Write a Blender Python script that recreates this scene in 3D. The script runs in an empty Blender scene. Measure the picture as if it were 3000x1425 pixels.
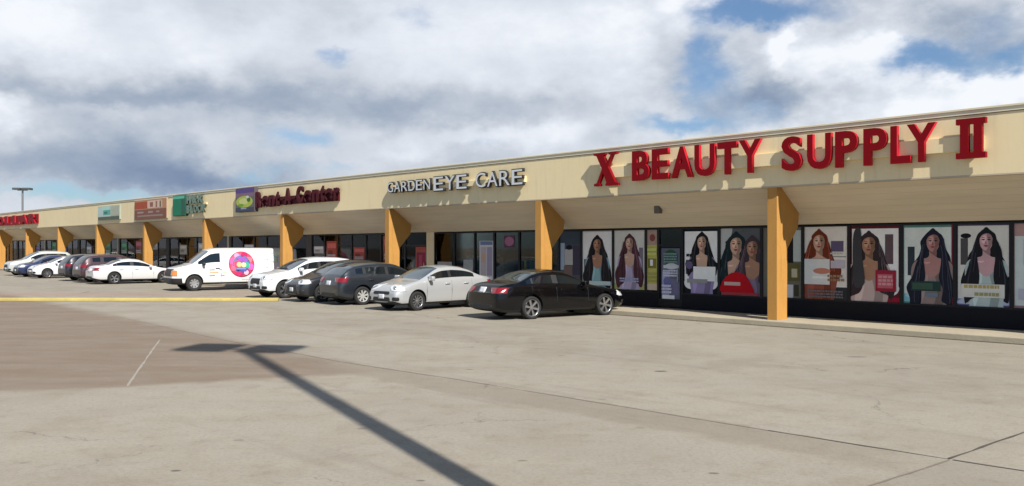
import bpy, bmesh, math, random
from mathutils import Vector, Matrix
from mathutils.bvhtree import BVHTree
R = math.radians
PI = math.pi
scn = bpy.context.scene
COL = scn.collection
random.seed(7)

# ------------------------------------------------------------------ camera
EYE = 2.1
FPX, CX, HY = 2600.0, 1500.0, 725.0          # focal length, centre and horizon of the photo, in its own pixels
cd = bpy.data.cameras.new("camera"); cam = bpy.data.objects.new("camera", cd); COL.objects.link(cam)
cam.location = (0, 0, EYE); cam.rotation_euler = (R(90), 0, 0)
cd.sensor_width = 36; cd.lens = 36 * FPX / 3000; cd.shift_y = (HY - 712.5) / 3000
cd.clip_end = 6000; cd.clip_start = .05
scn.camera = cam
scn.view_settings.view_transform = 'Standard'; scn.view_settings.look = 'None'
scn.view_settings.exposure = 0.5; scn.view_settings.gamma = 1

# ------------------------------------------------------------------ sun
SUN_EL = R(42)
SUN_H = Vector((.448, -.894, 0)).normalized()
SUN = Vector((SUN_H.x * math.cos(SUN_EL), SUN_H.y * math.cos(SUN_EL), math.sin(SUN_EL)))
sd = bpy.data.lights.new("sun", 'SUN'); so = bpy.data.objects.new("sun", sd); COL.objects.link(so)
sd.energy = 5.0; sd.angle = R(.6); sd.color = (1, .955, .88)
so.rotation_euler = SUN.to_track_quat('Z', 'Y').to_euler()

# ------------------------------------------------------------------ node helper
class NT:
    def __init__(s, tree): s.t = tree; s.n = tree.nodes; s.l = tree.links
    def put(s, v, sock):
        if isinstance(v, bpy.types.NodeSocket): s.l.new(v, sock)
        elif v is not None: sock.default_value = v
    def m(s, op, a, b=None, c=None, clamp=False):
        x = s.n.new('ShaderNodeMath'); x.operation = op; x.use_clamp = clamp
        s.put(a, x.inputs[0]); s.put(b, x.inputs[1]); s.put(c, x.inputs[2]); return x.outputs[0]
    def v(s, op, a, b=None):
        x = s.n.new('ShaderNodeVectorMath'); x.operation = op
        s.put(a, x.inputs[0]); s.put(b, x.inputs[1])
        return x.outputs['Value'] if op in ('DOT_PRODUCT', 'LENGTH', 'DISTANCE') else x.outputs[0]
    def noise(s, vec, scale, detail=4, rough=.55, dist=0, out=0):
        x = s.n.new('ShaderNodeTexNoise'); s.put(vec, x.inputs['Vector'])
        x.inputs['Scale'].default_value = scale; x.inputs['Detail'].default_value = detail
        x.inputs['Roughness'].default_value = rough; x.inputs['Distortion'].default_value = dist
        return x.outputs[out]
    def ss(s, v, lo, hi, a=0., b=1.):
        x = s.n.new('ShaderNodeMapRange'); x.interpolation_type = 'SMOOTHSTEP'
        s.put(v, x.inputs[0]); s.put(lo, x.inputs[1]); s.put(hi, x.inputs[2]); s.put(a, x.inputs[3]); s.put(b, x.inputs[4])
        return x.outputs[0]
    def mix(s, f, a, b, bt='MIX'):
        x = s.n.new('ShaderNodeMix'); x.data_type = 'RGBA'; x.blend_type = bt
        s.put(f, x.inputs[0])
        for v, k in ((a, 6), (b, 7)):
            if isinstance(v, tuple) and len(v) == 3: v = (*v, 1)
            s.put(v, x.inputs[k])
        return x.outputs[2]
    def xyz(s, a): x = s.n.new('ShaderNodeSeparateXYZ'); s.put(a, x.inputs[0]); return x.outputs
    def comb(s, a, b, c):
        x = s.n.new('ShaderNodeCombineXYZ'); s.put(a, x.inputs[0]); s.put(b, x.inputs[1]); s.put(c, x.inputs[2]); return x.outputs[0]

# ------------------------------------------------------------------ sky with broken cloud
w = bpy.data.worlds.new("World"); scn.world = w; w.use_nodes = True
N = NT(w.node_tree); w.node_tree.nodes.clear()
sky = N.n.new('ShaderNodeTexSky'); sky.sky_type = 'NISHITA'; sky.sun_disc = False
sky.sun_elevation = SUN_EL; sky.sun_rotation = math.atan2(SUN.x, SUN.y)
sky.air_density = 1.0; sky.dust_density = .6; sky.ozone_density = 1.5
tc = N.n.new('ShaderNodeTexCoord'); D = tc.outputs['Generated']
o = N.xyz(D)
az = N.m('ARCTAN2', o[0], o[1])
hor = N.m('SQRT', N.m('ADD', N.m('MULTIPLY', o[0], o[0]), N.m('MULTIPLY', o[1], o[1])))
el = N.m('DIVIDE', o[2], N.m('MAXIMUM', hor, .02))
warp = N.noise(N.v('MULTIPLY', D, (1, 1, 1.6)), 7, 5, .6, out=1)
warp2 = N.noise(N.v('MULTIPLY', D, (1, 1, 1.5)), 26, 4, .6, out=1)
P = N.v('ADD', N.comb(az, el, 0), N.v('MULTIPLY', N.v('SUBTRACT', warp, (.5, .5, .5)), (.10, .075, 0)))
P = N.v('ADD', P, N.v('MULTIPLY', N.v('SUBTRACT', warp2, (.5, .5, .5)), (.035, .03, 0)))
def blobs(items):                             # (x, y, half width, half height, amount) of a bank of cloud or a gap, as seen in the photo
    acc = None
    for x, y, rx, ry, a in items:
        A = math.atan((x - CX) / FPX); E = (HY - y) / FPX * math.cos(A)
        d = N.v('MULTIPLY', N.v('SUBTRACT', P, (A, E, 0)), (FPX / rx, FPX / ry, 0))
        g = N.m('MULTIPLY', N.m('EXPONENT', N.m('MULTIPLY', N.v('DOT_PRODUCT', d, d), -1.)), a)
        acc = g if acc is None else N.m('ADD', acc, g)
    return acc
gap = blobs([(2200, 5, 170, 42, 1.0), (2075, 120, 60, 70, .55), (2065, 250, 70, 100, .68), (2770, 190, 150, 42, .85), (2650, 150, 60, 60, .4), (2960, 60, 120, 60, .3), (2990, 160, 60, 40, .5),
             (2020, 385, 160, 38, .72), (2250, 350, 110, 40, .4), (2160, 230, 60, 60, .25), (965, 170, 50, 30, .55), (870, 400, 120, 40, .60), (740, 500, 100, 30, .5), (1000, 485, 110, 22, .45),
             (330, 575, 240, 26, .6), (100, 560, 160, 40, .4), (1190, 55, 90, 45, .42), (1420, 420, 90, 26, .3), (2450, 20, 80, 40, .3), (2950, 330, 50, 40, .5), (830, 70, 80, 40, .25)])
lum = blobs([(2290, 95, 42, 50, .36), (2290, 170, 30, 40, .2), (2480, 180, 100, 60, .17), (2720, 290, 190, 70, .25), (2560, 140, 60, 50, .12), (2950, 250, 80, 60, .22), (2380, 230, 60, 90, .10),
             (60, 60, 170, 90, .18), (300, 130, 250, 100, .06), (600, 100, 220, 90, .08), (1330, 120, 330, 140, .13), (1780, 120, 230, 150, .08),
             (1900, 20, 200, 60, .1), (340, 310, 160, 24, .12), (20, 330, 70, 45, .2), (590, 430, 90, 60, .12), (1500, 400, 260, 28, .12), (1180, 440, 60, 20, .1), (620, 150, 80, 60, .05),
             (100, 262, 420, 50, -.15), (650, 285, 320, 60, -.14), (1180, 320, 320, 50, -.15), (1560, 330, 160, 40, -.08), (400, 450, 260, 90, -.25), (560, 530, 260, 45, -.16),
             (2230, 300, 140, 60, -.22), (2560, 270, 120, 30, -.08), (2700, 70, 200, 50, -.09), (2150, 100, 90, 50, -.05), (950, 60, 100, 60, -.1), (800, 520, 240, 40, -.08), (30, 480, 160, 60, -.1), (1350, 480, 200, 40, -.08)])
n1 = N.noise(N.v('MULTIPLY', D, (1, 1, 1.9)), 9, 8, .6)
n2 = N.noise(N.v('MULTIPLY', D, (1, 1, 1.7)), 24, 6, .62)
nn = N.m('ADD', N.m('MULTIPLY', N.m('SUBTRACT', n1, .5), .9), N.m('MULTIPLY', N.m('SUBTRACT', n2, .5), .5))
# unseen cloud behind and overhead is thinned out, to weaken the light in shade
cov = N.m('SUBTRACT', N.m('ADD', 1.0, N.m('MULTIPLY', nn, .75)), gap)
cov = N.m('SUBTRACT', cov, N.m('MULTIPLY', N.m('SUBTRACT', 1., N.ss(o[1], -.05, .5)), .75))
cov = N.m('SUBTRACT', cov, N.ss(el, .5, 1.2, 0., .45))
cover = N.ss(cov, .08, .86)
def puff(sc, wv_):
    vn = N.n.new('ShaderNodeTexVoronoi'); vn.feature = 'SMOOTH_F1'; vn.inputs['Scale'].default_value = sc; vn.inputs['Smoothness'].default_value = .35
    N.put(N.v('ADD', N.v('MULTIPLY', D, (1, 1, 1.35)), N.v('MULTIPLY', N.v('SUBTRACT', wv_, (.5, .5, .5)), (.07, .07, .07))), vn.inputs['Vector']); return vn.outputs['Distance']
pf = N.m('ADD', N.m('MULTIPLY', N.m('SUBTRACT', .45, puff(11, warp)), .34), N.m('MULTIPLY', N.m('SUBTRACT', .45, puff(27, warp2)), .17))
pf = N.m('MULTIPLY', pf, N.ss(az, 0., .22, .12, 1.1))
nl = N.m('ADD', pf, N.m('ADD', N.m('MULTIPLY', N.m('SUBTRACT', n1, .5), .36), N.m('MULTIPLY', N.m('SUBTRACT', n2, .5), N.ss(az, 0., .22, .15, .24))))
L = N.m('ADD', N.m('ADD', .735, N.m('MULTIPLY', lum, 1.4)), nl, clamp=True)
cr = N.n.new('ShaderNodeValToRGB'); N.put(L, cr.inputs[0])
r = cr.color_ramp; r.interpolation = 'B_SPLINE'
stops = [(0, (.14, .20, .32)), (.28, (.20, .27, .40)), (.5, (.38, .44, .53)), (.7, (.62, .65, .70)), (.88, (.80, .83, .88)), (1, (.95, .96, .98))]
r.elements[0].position = 0; r.elements[0].color = (*stops[0][1], 1); r.elements[1].position = 1; r.elements[1].color = (*stops[-1][1], 1)
for p, c in stops[1:-1]: e = r.elements.new(p); e.color = (*c, 1)
cloud = N.v('MULTIPLY', cr.outputs[0], (7.05, 7.2, 7.4))
skyc = N.v('ADD', N.v('MULTIPLY', sky.outputs[0], (.36, .48, .62)), (.42, .54, .64))
bgcol = N.mix(cover, skyc, cloud)
bg = N.n.new('ShaderNodeBackground'); N.put(bgcol, bg.inputs[0]); bg.inputs[1].default_value = .1
wo = N.n.new('ShaderNodeOutputWorld'); N.l.new(bg.outputs[0], wo.inputs[0])

# ------------------------------------------------------------------ materials
MC = {}
def mat(name, col, rough=.7, metal=0., coat=0., var=0., vscale=3., bump=0., bscale=40., spec=.5, streak=0., emit=None):
    if name in MC: return MC[name]
    k_ = 1. if name.startswith('print') else (.88 if 'paint' in name or 'lens' in name or 'glass' in name else .78)
    col = tuple(v * k_ for v in col)
    m = bpy.data.materials.new(name); m.use_nodes = True; MC[name] = m
    n = NT(m.node_tree); b = m.node_tree.nodes['Principled BSDF']
    b.inputs['Base Color'].default_value = (*col, 1); b.inputs['Roughness'].default_value = rough
    b.inputs['Metallic'].default_value = metal; b.inputs['Coat Weight'].default_value = coat
    b.inputs['Coat Roughness'].default_value = .05; b.inputs['Specular IOR Level'].default_value = spec
    t = n.n.new('ShaderNodeTexCoord'); oc = t.outputs['Object']
    c = (*col, 1)
    if var:
        f = n.noise(oc, vscale, 6, .6); f2 = n.noise(oc, vscale * 9, 4, .6)
        k = n.m('ADD', n.m('MULTIPLY', n.m('SUBTRACT', f, .5), var * 2), n.m('MULTIPLY', n.m('SUBTRACT', f2, .5), var))
        k = n.m('ADD', k, 1)
        if streak:
            st = n.noise(n.v('MULTIPLY', oc, (3, 3, .25)), 2.2, 5, .6)
            k = n.m('SUBTRACT', k, n.ss(st, .5, .75, 0., streak))
        c = n.v('MULTIPLY', c[:3], n.comb(k, k, k)); n.put(c, b.inputs['Base Color'])
    if bump:
        bp = n.n.new('ShaderNodeBump'); bp.inputs['Strength'].default_value = bump; bp.inputs['Distance'].default_value = .01
        n.put(n.noise(oc, bscale, 4), bp.inputs['Height']); n.l.new(bp.outputs[0], b.inputs['Normal'])
    return m
def glass(name, tint, op):                   # window glass: reflects by angle, else lets light through
    m = bpy.data.materials.new(name); m.use_nodes = True; n = NT(m.node_tree); n.n.clear()
    g = n.n.new('ShaderNodeBsdfGlossy'); g.inputs['Roughness'].default_value = .03
    t = n.n.new('ShaderNodeBsdfTransparent'); t.inputs[0].default_value = (*tint, 1)
    f = n.n.new('ShaderNodeFresnel'); f.inputs[0].default_value = op
    mx = n.n.new('ShaderNodeMixShader'); n.l.new(f.outputs[0], mx.inputs[0]); n.l.new(t.outputs[0], mx.inputs[1]); n.l.new(g.outputs[0], mx.inputs[2])
    ou = n.n.new('ShaderNodeOutputMaterial'); n.l.new(mx.outputs[0], ou.inputs[0]); return m
M = dict(
    stucco=mat('cream stucco', (1., .83, .50), .85, var=.06, vscale=.6, bump=.25, bscale=60, streak=.10),
    soffit=mat('soffit board', (.60, .51, .38), .8, var=.05, vscale=.7),
    coping=mat('coping metal', (.90, .82, .60), .55, var=.08),
    shadowline_fixture=mat('dark shadow line and fixture', (.16, .14, .11), .8),  # shadow line below the coping put in as colour; also the soffit fixture box
    ochre=mat('ochre painted column', (.50, .25, .055), .75, var=.16, vscale=1.8, bump=.3, bscale=30, streak=.22),
    wall=mat('painted wall', (.55, .48, .36), .85, var=.06),
    roof=mat('gravel roof', (.32, .31, .29), .95, var=.15),
    black=mat('black anodised frame', (.011, .011, .013), .5, spec=.3),
    bulk=mat('black bulkhead', (.009, .009, .014), .7, var=.2, spec=.2),
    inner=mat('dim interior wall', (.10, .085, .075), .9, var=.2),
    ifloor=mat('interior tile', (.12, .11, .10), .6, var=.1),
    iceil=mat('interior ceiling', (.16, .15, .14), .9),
    glass=glass('storefront glass', (.78, .82, .80), 1.3),
    walk=mat('sidewalk concrete', (.46, .40, .29), .9, var=.22, vscale=1.6, bump=.4, bscale=35),
    yellow=mat('yellow kerb paint', (.50, .40, .13), .8, var=.35, vscale=1.2, bump=.3),
    red=mat('red sign face', (.25, .001, .006), .55, spec=.15),
    redside_lit=mat('red sign return sunlit', (.50, .008, .022), .55, spec=.2),  # letter sides in a brighter red, sunlight put into the colour
    white=mat('white sign face', (.78, .80, .80), .4),
    chrome=mat('chrome', (.7, .7, .7), .15, metal=1), alloy=mat('alloy rim', (.52, .52, .53), .3, metal=.85),
    rubber=mat('tyre rubber', (.018, .018, .018), .85), trim=mat('black trim', (.015, .015, .016), .55),
    cglass=mat('tinted car glass', (.006, .010, .013), .04, coat=.5, spec=.5),
    wglass=mat('car windscreen', (.02, .045, .06), .05, coat=.8, spec=.6),
    lamp=mat('clear lamp lens', (.62, .64, .66), .12, coat=1.), tail=mat('red lamp lens', (.22, .008, .012), .15, coat=1.),
    amber=mat('amber lamp lens', (.62, .22, .05), .2, coat=1.),
    plate=mat('licence plate', (.75, .77, .8), .4), galv=mat('galvanised steel', (.33, .34, .35), .45, metal=.6, var=.1),
    bronze=mat('dark bronze paint', (.07, .07, .07), .6),
)
def cm(c, rough=.28):                         # flat printed colour
    k = 'print %.2f %.2f %.2f' % c
    return MC.get(k) or mat(k, c, .5, spec=.12, var=.16, vscale=3.5)

# ------------------------------------------------------------------ object helpers
def tag(o, label=None, cat=None, group=None, kind=None):
    if label: o['label'] = label
    if cat: o['category'] = cat
    if group: o['group'] = group
    if kind: o['kind'] = kind
    return o
def empty(name, loc=(0, 0, 0), rz=0):
    o = bpy.data.objects.new(name, None); COL.objects.link(o); o.location = loc; o.rotation_euler = (0, 0, rz); o.empty_display_size = .3; return o
def link(name, me, parent=None, loc=None, rz=0):
    o = bpy.data.objects.new(name, me); COL.objects.link(o)
    if parent: o.parent = parent
    if loc is not None: o.location = loc
    if rz: o.rotation_euler = (0, 0, rz)
    return o
class MB:
    def __init__(s): s.bm = bmesh.new(); s.mats = []
    def mi(s, m):
        if m not in s.mats: s.mats.append(m)
        return s.mats.index(m)
    def face(s, pts, m):
        f = s.bm.faces.new([s.bm.verts.new(p) for p in pts]); f.material_index = s.mi(m); return f
    def box(s, x0, x1, y0, y1, z0, z1, m, bev=0):
        r = bmesh.ops.create_cube(s.bm, size=1); vs = r['verts']
        for v in vs: v.co = Vector(((x0 + x1) / 2 + v.co.x * (x1 - x0), (y0 + y1) / 2 + v.co.y * (y1 - y0), (z0 + z1) / 2 + v.co.z * (z1 - z0)))
        fs = set(f for v in vs for f in v.link_faces)
        for f in fs: f.material_index = s.mi(m)
        if bev:
            es = set(e for f in fs for e in f.edges)
            k = bmesh.ops.bevel(s.bm, geom=list(es), offset=bev, segments=2, affect='EDGES', profile=.5)
            for f in k['faces']: f.material_index = s.mi(m)
        return s
    def prism(s, poly, axis, a, b, m):        # polygon (2D) extruded along an axis from a to b
        def pt(p, t): return {'x': (t, p[0], p[1]), 'y': (p[0], t, p[1]), 'z': (p[0], p[1], t)}[axis]
        A = [s.bm.verts.new(pt(p, a)) for p in poly]; B = [s.bm.verts.new(pt(p, b)) for p in poly]
        fs = [s.bm.faces.new(A), s.bm.faces.new(B[::-1])]
        for i in range(len(poly)):
            j = (i + 1) % len(poly); fs.append(s.bm.faces.new((A[j], A[i], B[i], B[j])))
        for f in fs: f.material_index = s.mi(m)
        return s
    def cyl(s, p0, p1, r0, r1, m, seg=16):
        p0, p1 = Vector(p0), Vector(p1); q = (p1 - p0).to_track_quat('Z', 'Y')
        A, B = [], []
        for i in range(seg):
            a = 2 * PI * i / seg; d = Vector((math.cos(a), math.sin(a), 0))
            A.append(s.bm.verts.new(p0 + q @ (d * r0))); B.append(s.bm.verts.new(p1 + q @ (d * r1)))
        fs = [s.bm.faces.new(A[::-1]), s.bm.faces.new(B)]
        for i in range(seg): j = (i + 1) % seg; f = s.bm.faces.new((A[i], A[j], B[j], B[i])); f.smooth = True; fs.append(f)
        for f in fs: f.material_index = s.mi(m)
        return s
    def lathe(s, prof, cx, cy, cz, m, seg=32):   # profile (radius, y) turned about a line along y
        rings = []
        for rr, yy in prof:
            rings.append([s.bm.verts.new((cx + rr * math.cos(2 * PI * i / seg), cy + yy, cz + rr * math.sin(2 * PI * i / seg))) for i in range(seg)])
        for A, B in zip(rings, rings[1:]):
            for i in range(seg):
                j = (i + 1) % seg; f = s.bm.faces.new((A[i], A[j], B[j], B[i])); f.smooth = True; f.material_index = s.mi(m)
        return s
    def mesh(s, name, fix=True):
        if fix: bmesh.ops.recalc_face_normals(s.bm, faces=s.bm.faces)
        me = bpy.data.meshes.new(name); s.bm.to_mesh(me); s.bm.free()
        for m in s.mats: me.materials.append(m)
        return me
    def build(s, name, parent=None, loc=None, rz=0, fix=True): return link(name, s.mesh(name, fix), parent, loc, rz)

# ------------------------------------------------------------------ plan: the front of the building
HX = Vector((.6814, -.7319, 0)); HYv = Vector((.7319, .6814, 0)); P0 = Vector((6.88, 23.9, 0))
BZ = math.atan2(HX.y, HX.x)
C_Y = P0.dot(HYv); C_X = P0.dot(HX)
def W(x, y, z=0): return P0 + HX * x + HYv * y + Vector((0, 0, z))     # building frame to world
def lam(px, yl): d = Vector(((px - CX) / FPX, 1, 0)); return (C_Y + yl) / d.dot(HYv), d
def SX(px, yl): l, d = lam(px, yl); return (d * l).dot(HX) - C_X        # measured on the photo: where on the front a mark stands
def G(px, py): z = EYE * FPX / (py - HY); return Vector(((px - CX) / FPX * z, z, 0))
SP = 8.93                                      # column spacing
Y_ST = 1.6                                     # storefront line behind the fascia
Z_F0, Z_F1, Z_WT = 3.74, 5.20, 2.74
XL, XR = -12.6 * SP, 3.35 * SP
KERB = .15

# ------------------------------------------------------------------ ground
def ground():
    m = bpy.data.materials.new('lot concrete'); m.use_nodes = True; n = NT(m.node_tree); b = n.n['Principled BSDF']
    t = n.n.new('ShaderNodeTexCoord'); oc = t.outputs['Object']
    wv = n.noise(oc, 1.3, 5, .6, out=1); wp = n.v('ADD', oc, n.v('MULTIPLY', n.v('SUBTRACT', wv, (.5, .5, .5)), (.7, .7, 0)))
    def side(a, bb, soft, vec=wp):             # 1 on the left of the line a->b
        d = (bb - a).normalized(); nr = Vector((-d.y, d.x, 0))
        return n.ss(n.v('DOT_PRODUCT', n.v('SUBTRACT', vec, tuple(a)), tuple(nr)), -soft, soft)
    big = n.noise(oc, .16, 6, .6); mid = n.noise(oc, .8, 6, .65); fine = n.noise(oc, 22, 5, .7); grit = n.noise(oc, 110, 3, .7)
    stretch = n.noise(n.v('MULTIPLY', oc, (.35, 1.2, 1)), .9, 5, .6)
    col = n.mix(n.ss(big, .35, .65), (.405, .368, .305), (.36, .328, .275))
    col = n.mix(n.ss(mid, .40, .72, 0., .55), col, (.31, .265, .205))
    col = n.mix(n.ss(stretch, .52, .70, 0., .35), col, (.44, .40, .325))
    # older, browner slab on the left, and the band along the joint
    a1, a2 = G(329, 925), G(1000, 1061); b1, b2 = G(0, 1150), G(829, 1107)
    j1, j2 = G(1355, 1115), G(2783, 1347)
    inA = side(a1, a2, .45); inA = n.m('SUBTRACT', 1., inA)
    inB = side(b1, b2, .28); inC = side(G(1090, 1130), G(1000, 1030), .8)
    patch = n.m('MULTIPLY', n.m('MULTIPLY', inA, inB), inC)
    col = n.mix(n.m('MULTIPLY', patch, n.ss(n.noise(n.v('MULTIPLY', oc, (.5, 1.6, 1)), .9, 7, .7), .34, .70, 1., .62)), col, (.225, .162, .118))
    dj = (j2 - j1).normalized(); nj = Vector((-dj.y, dj.x, 0))
    dd = n.v('DOT_PRODUCT', n.v('SUBTRACT', wp, tuple(j1)), tuple(nj))
    band = n.m('MULTIPLY', n.ss(dd, -1.0, -.75), n.m('SUBTRACT', 1., n.ss(dd, -.04, .04)))
    al = n.v('DOT_PRODUCT', n.v('SUBTRACT', oc, tuple(j1)), tuple(dj))
    band = n.m('MULTIPLY', band, n.m('MULTIPLY', n.ss(al, -7, -2.), n.m('SUBTRACT', 1., n.ss(al, 5.2, 8.5))))
    col = n.mix(n.m('MULTIPLY', band, .5), col, (.25, .205, .16))
    # darker slab beyond the corner of the two joints, on the near right
    k1, k2 = G(2545, 1425), G(3000, 1267)
    q = n.m('MULTIPLY', n.m('SUBTRACT', 1., side(k1, k2, .05, oc)), n.m('SUBTRACT', 1., side(j1, j2, .05, oc)))
    col = n.mix(n.m('MULTIPLY', q, .30), col, (.25, .225, .185))
    # tyre-worn lane in front of the shops, oil drips, specks
    ob = n.v('DOT_PRODUCT', n.v('SUBTRACT', wp, tuple(P0)), tuple(HYv))
    lane = n.m('MULTIPLY', n.ss(ob, -9.5, -8.), n.m('SUBTRACT', 1., n.ss(ob, -6.6, -5.4)))
    col = n.mix(n.m('MULTIPLY', lane, n.ss(mid, .3, .7, .05, .4)), col, (.27, .235, .19))
    for px, py, rr, am in ((1935, 1088, .11, .95), (1375, 1083, .07, .6), (512, 1380, .05, .8), (1232, 1408, .04, .7), (2090, 1387, .05, .7), (700, 1290, .06, .35), (1530, 1350, .05, .5), (2510, 1046, .2, .4)):
        g = G(px, py)
        dist = n.v('LENGTH', n.v('MULTIPLY', n.v('SUBTRACT', n.v('ADD', oc, n.v('MULTIPLY', n.v('SUBTRACT', wv, (.5, .5, .5)), (.06, .06, 0))), tuple(g)), (.8, 1.3, 0)))
        col = n.mix(n.m('MULTIPLY', n.m('SUBTRACT', 1., n.ss(dist, rr * .6, rr)), am), col, (.05, .045, .04))
    cw = n.v('ADD', oc, n.v('MULTIPLY', n.v('SUBTRACT', n.noise(oc, 2.2, 6, .7, out=1), (.5, .5, .5)), (.9, .9, 0)))
    vc = n.n.new('ShaderNodeTexVoronoi'); vc.feature = 'DISTANCE_TO_EDGE'; n.put(cw, vc.inputs['Vector']); vc.inputs['Scale'].default_value = .16
    crack = n.m('MULTIPLY', n.m('SUBTRACT', 1., n.ss(vc.outputs['Distance'], .0005, .0028)), n.ss(n.noise(oc, .35, 3), .50, .60, 0., .7))
    col = n.mix(crack, col, (.10, .085, .07))
    blot = n.noise(n.v('MULTIPLY', oc, (1, 1, 1)), 3.2, 7, .72); blot2 = n.noise(oc, .45, 7, .7, .6)
    col = n.mix(n.ss(blot, .52, .70, 0., .34), col, (.23, .19, .145)); col = n.mix(n.ss(blot, .28, .42, .28, 0.), col, (.50, .47, .39))
    col = n.mix(n.ss(blot2, .54, .66, 0., .38), col, (.27, .225, .175))
    tw = n.v('DOT_PRODUCT', n.v('SUBTRACT', wp, tuple(P0)), tuple(HX))
    tyre = n.ss(n.noise(n.comb(n.m('MULTIPLY', tw, .12), n.m('MULTIPLY', n.v('DOT_PRODUCT', n.v('SUBTRACT', oc, tuple(P0)), tuple(HYv)), 1.6), 0), 1.0, 4, .6), .56, .68, 0., .35)
    col = n.mix(tyre, col, (.25, .215, .175))
    vo = n.n.new('ShaderNodeTexVoronoi'); n.put(oc, vo.inputs['Vector']); vo.inputs['Scale'].default_value = .9
    spots = n.m('MULTIPLY', n.m('SUBTRACT', 1., n.ss(vo.outputs['Distance'], .03, .075)), n.ss(mid, .45, .6, 0., .5))
    col = n.mix(spots, col, (.13, .115, .10))
    col = n.mix(n.ss(fine, .42, .72, 0., .42), col, (.20, .175, .14)); col = n.mix(n.ss(grit, .48, .75, 0., .5), col, (.56, .53, .46)); col = n.mix(n.ss(grit, .28, .45, .4, 0.), col, (.18, .16, .13))
    pk = n.v('MULTIPLY', n.v('SUBTRACT', wp, tuple(G(40, 862))), (.055, .8, 0))
    col = n.mix(n.m('MULTIPLY', n.m('EXPONENT', n.m('MULTIPLY', n.v('DOT_PRODUCT', pk, pk), -1.)), .4), col, (.45, .26, .22))
    col = n.v('MULTIPLY', col, (.735, .725, .70)); n.put(col, b.inputs['Base Color']); b.inputs['Roughness'].default_value = .92; b.inputs['Specular IOR Level'].default_value = .25
    bp = n.n.new('ShaderNodeBump'); bp.inputs['Strength'].default_value = .35; bp.inputs['Distance'].default_value = .01
    n.put(n.m('ADD', fine, n.m('MULTIPLY', grit, .4)), bp.inputs['Height']); n.l.new(bp.outputs[0], b.inputs['Normal'])
    mb = MB(); mb.face([(-1500, -1500, 0), (1500, -1500, 0), (1500, 1500, 0), (-1500, 1500, 0)], m)
    tag(mb.build('parking_lot_ground'), kind='structure')
ground()
def ribbon(name, pts, wid, z, m, jag=0.):     # a strip lying on the ground
    out = []
    for a, bb in zip(pts, pts[1:]):
        k = max(1, int((bb - a).length / .25))
        for i in range(k): out.append(a.lerp(bb, i / k))
    out.append(pts[-1]); mb = MB(); pr = None
    for i, p in enumerate(out):
        d = (out[min(i + 1, len(out) - 1)] - out[max(i - 1, 0)]).normalized(); nn_ = Vector((-d.y, d.x, 0))
        hw = wid / 2 * (1 + random.uniform(-jag, jag)); off = nn_ * random.uniform(-1, 1) * wid * jag * .4
        q = (mb.bm.verts.new(p + nn_ * hw + off + Vector((0, 0, z))), mb.bm.verts.new(p - nn_ * hw + off + Vector((0, 0, z))))
        if pr: f = mb.bm.faces.new((pr[0], q[0], q[1], pr[1])); f.material_index = mb.mi(m)
        pr = q
    return tag(mb.build(name), kind='structure')
joint = mat('joint filler', (.085, .075, .06), .95, var=.3)
jlight = mat('light joint', (.36, .32, .265), .95, var=.2)
jfade = mat('faded joint', (.235, .20, .155), .95, var=.3)
ribbon('expansion_joint', [G(1355, 1115), G(2000, 1221), G(2250, 1262)], .024, .004, jfade, .6)
ribbon('expansion_joint', [G(2250, 1262), G(2783, 1347)], .026, .004, joint, .6)
ribbon('expansion_joint', [G(2783, 1347) + Vector((.02, -.02, 0)), G(3200, 1412)], .026, .004, joint, .6)
ribbon('expansion_joint', [G(329, 925), G(652, 996), G(1000, 1061), G(1355, 1115)], .03, .004, jfade, .6)
ribbon('expansion_joint', [G(2500, 1440), G(2783, 1349)], .020, .006, jfade, .6)
ribbon('expansion_joint', [G(2783, 1347) + Vector((.01, .03, 0)), G(3300, 1162)], .026, .006, joint, .6)
ribbon('expansion_joint', [G(373, 1132), G(468, 996)], .035, .004, jlight, .5)
# faded bay lines in front of the shops
bayline = mat('faded bay paint', (.42, .36, .24), .9, var=.5, vscale=4)
for i in range(21):
    x = -8.3 - i * 2.85
    ribbon('parking_line', [W(x, -5.0), W(x, -.45)], .10, .004, bayline, .25)

# ------------------------------------------------------------------ sidewalk
mb = MB(); mb.box(XL, XR, -.30, Y_ST + .3, 0.001, KERB, M['walk'], .02)
tag(mb.build('sidewalk', None, P0, BZ), kind='structure')

# ------------------------------------------------------------------ the strip mall
B = empty('strip_mall_building', P0, BZ)
tag(B, 'long low strip mall with cream fascia, sloped soffit and ochre columns', 'building')
mb = MB(); mb.prism([(0, Z_F0), (0, Z_F1), (.22, Z_F1), (.22, Z_F0)], 'x', XL, XR, M['stucco']); mb.build('fascia', B)
mb = MB(); mb.box(XL - .05, XR + .05, -.045, .30, Z_F1 + .001, Z_F1 + .055, M['coping'], .008)
mb.box(XL - .04, XR + .04, -.022, -.002, Z_F1 - .09, Z_F1 - .001, M['coping']); mb.build('coping', B)
mb = MB(); mb.box(XL, XR, -.012, -.001, Z_F1 - .106, Z_F1 - .094, M['shadowline_fixture']); mb.build('coping_shadow_line', B)  # dark strip standing in for the coping's shadow line
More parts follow.
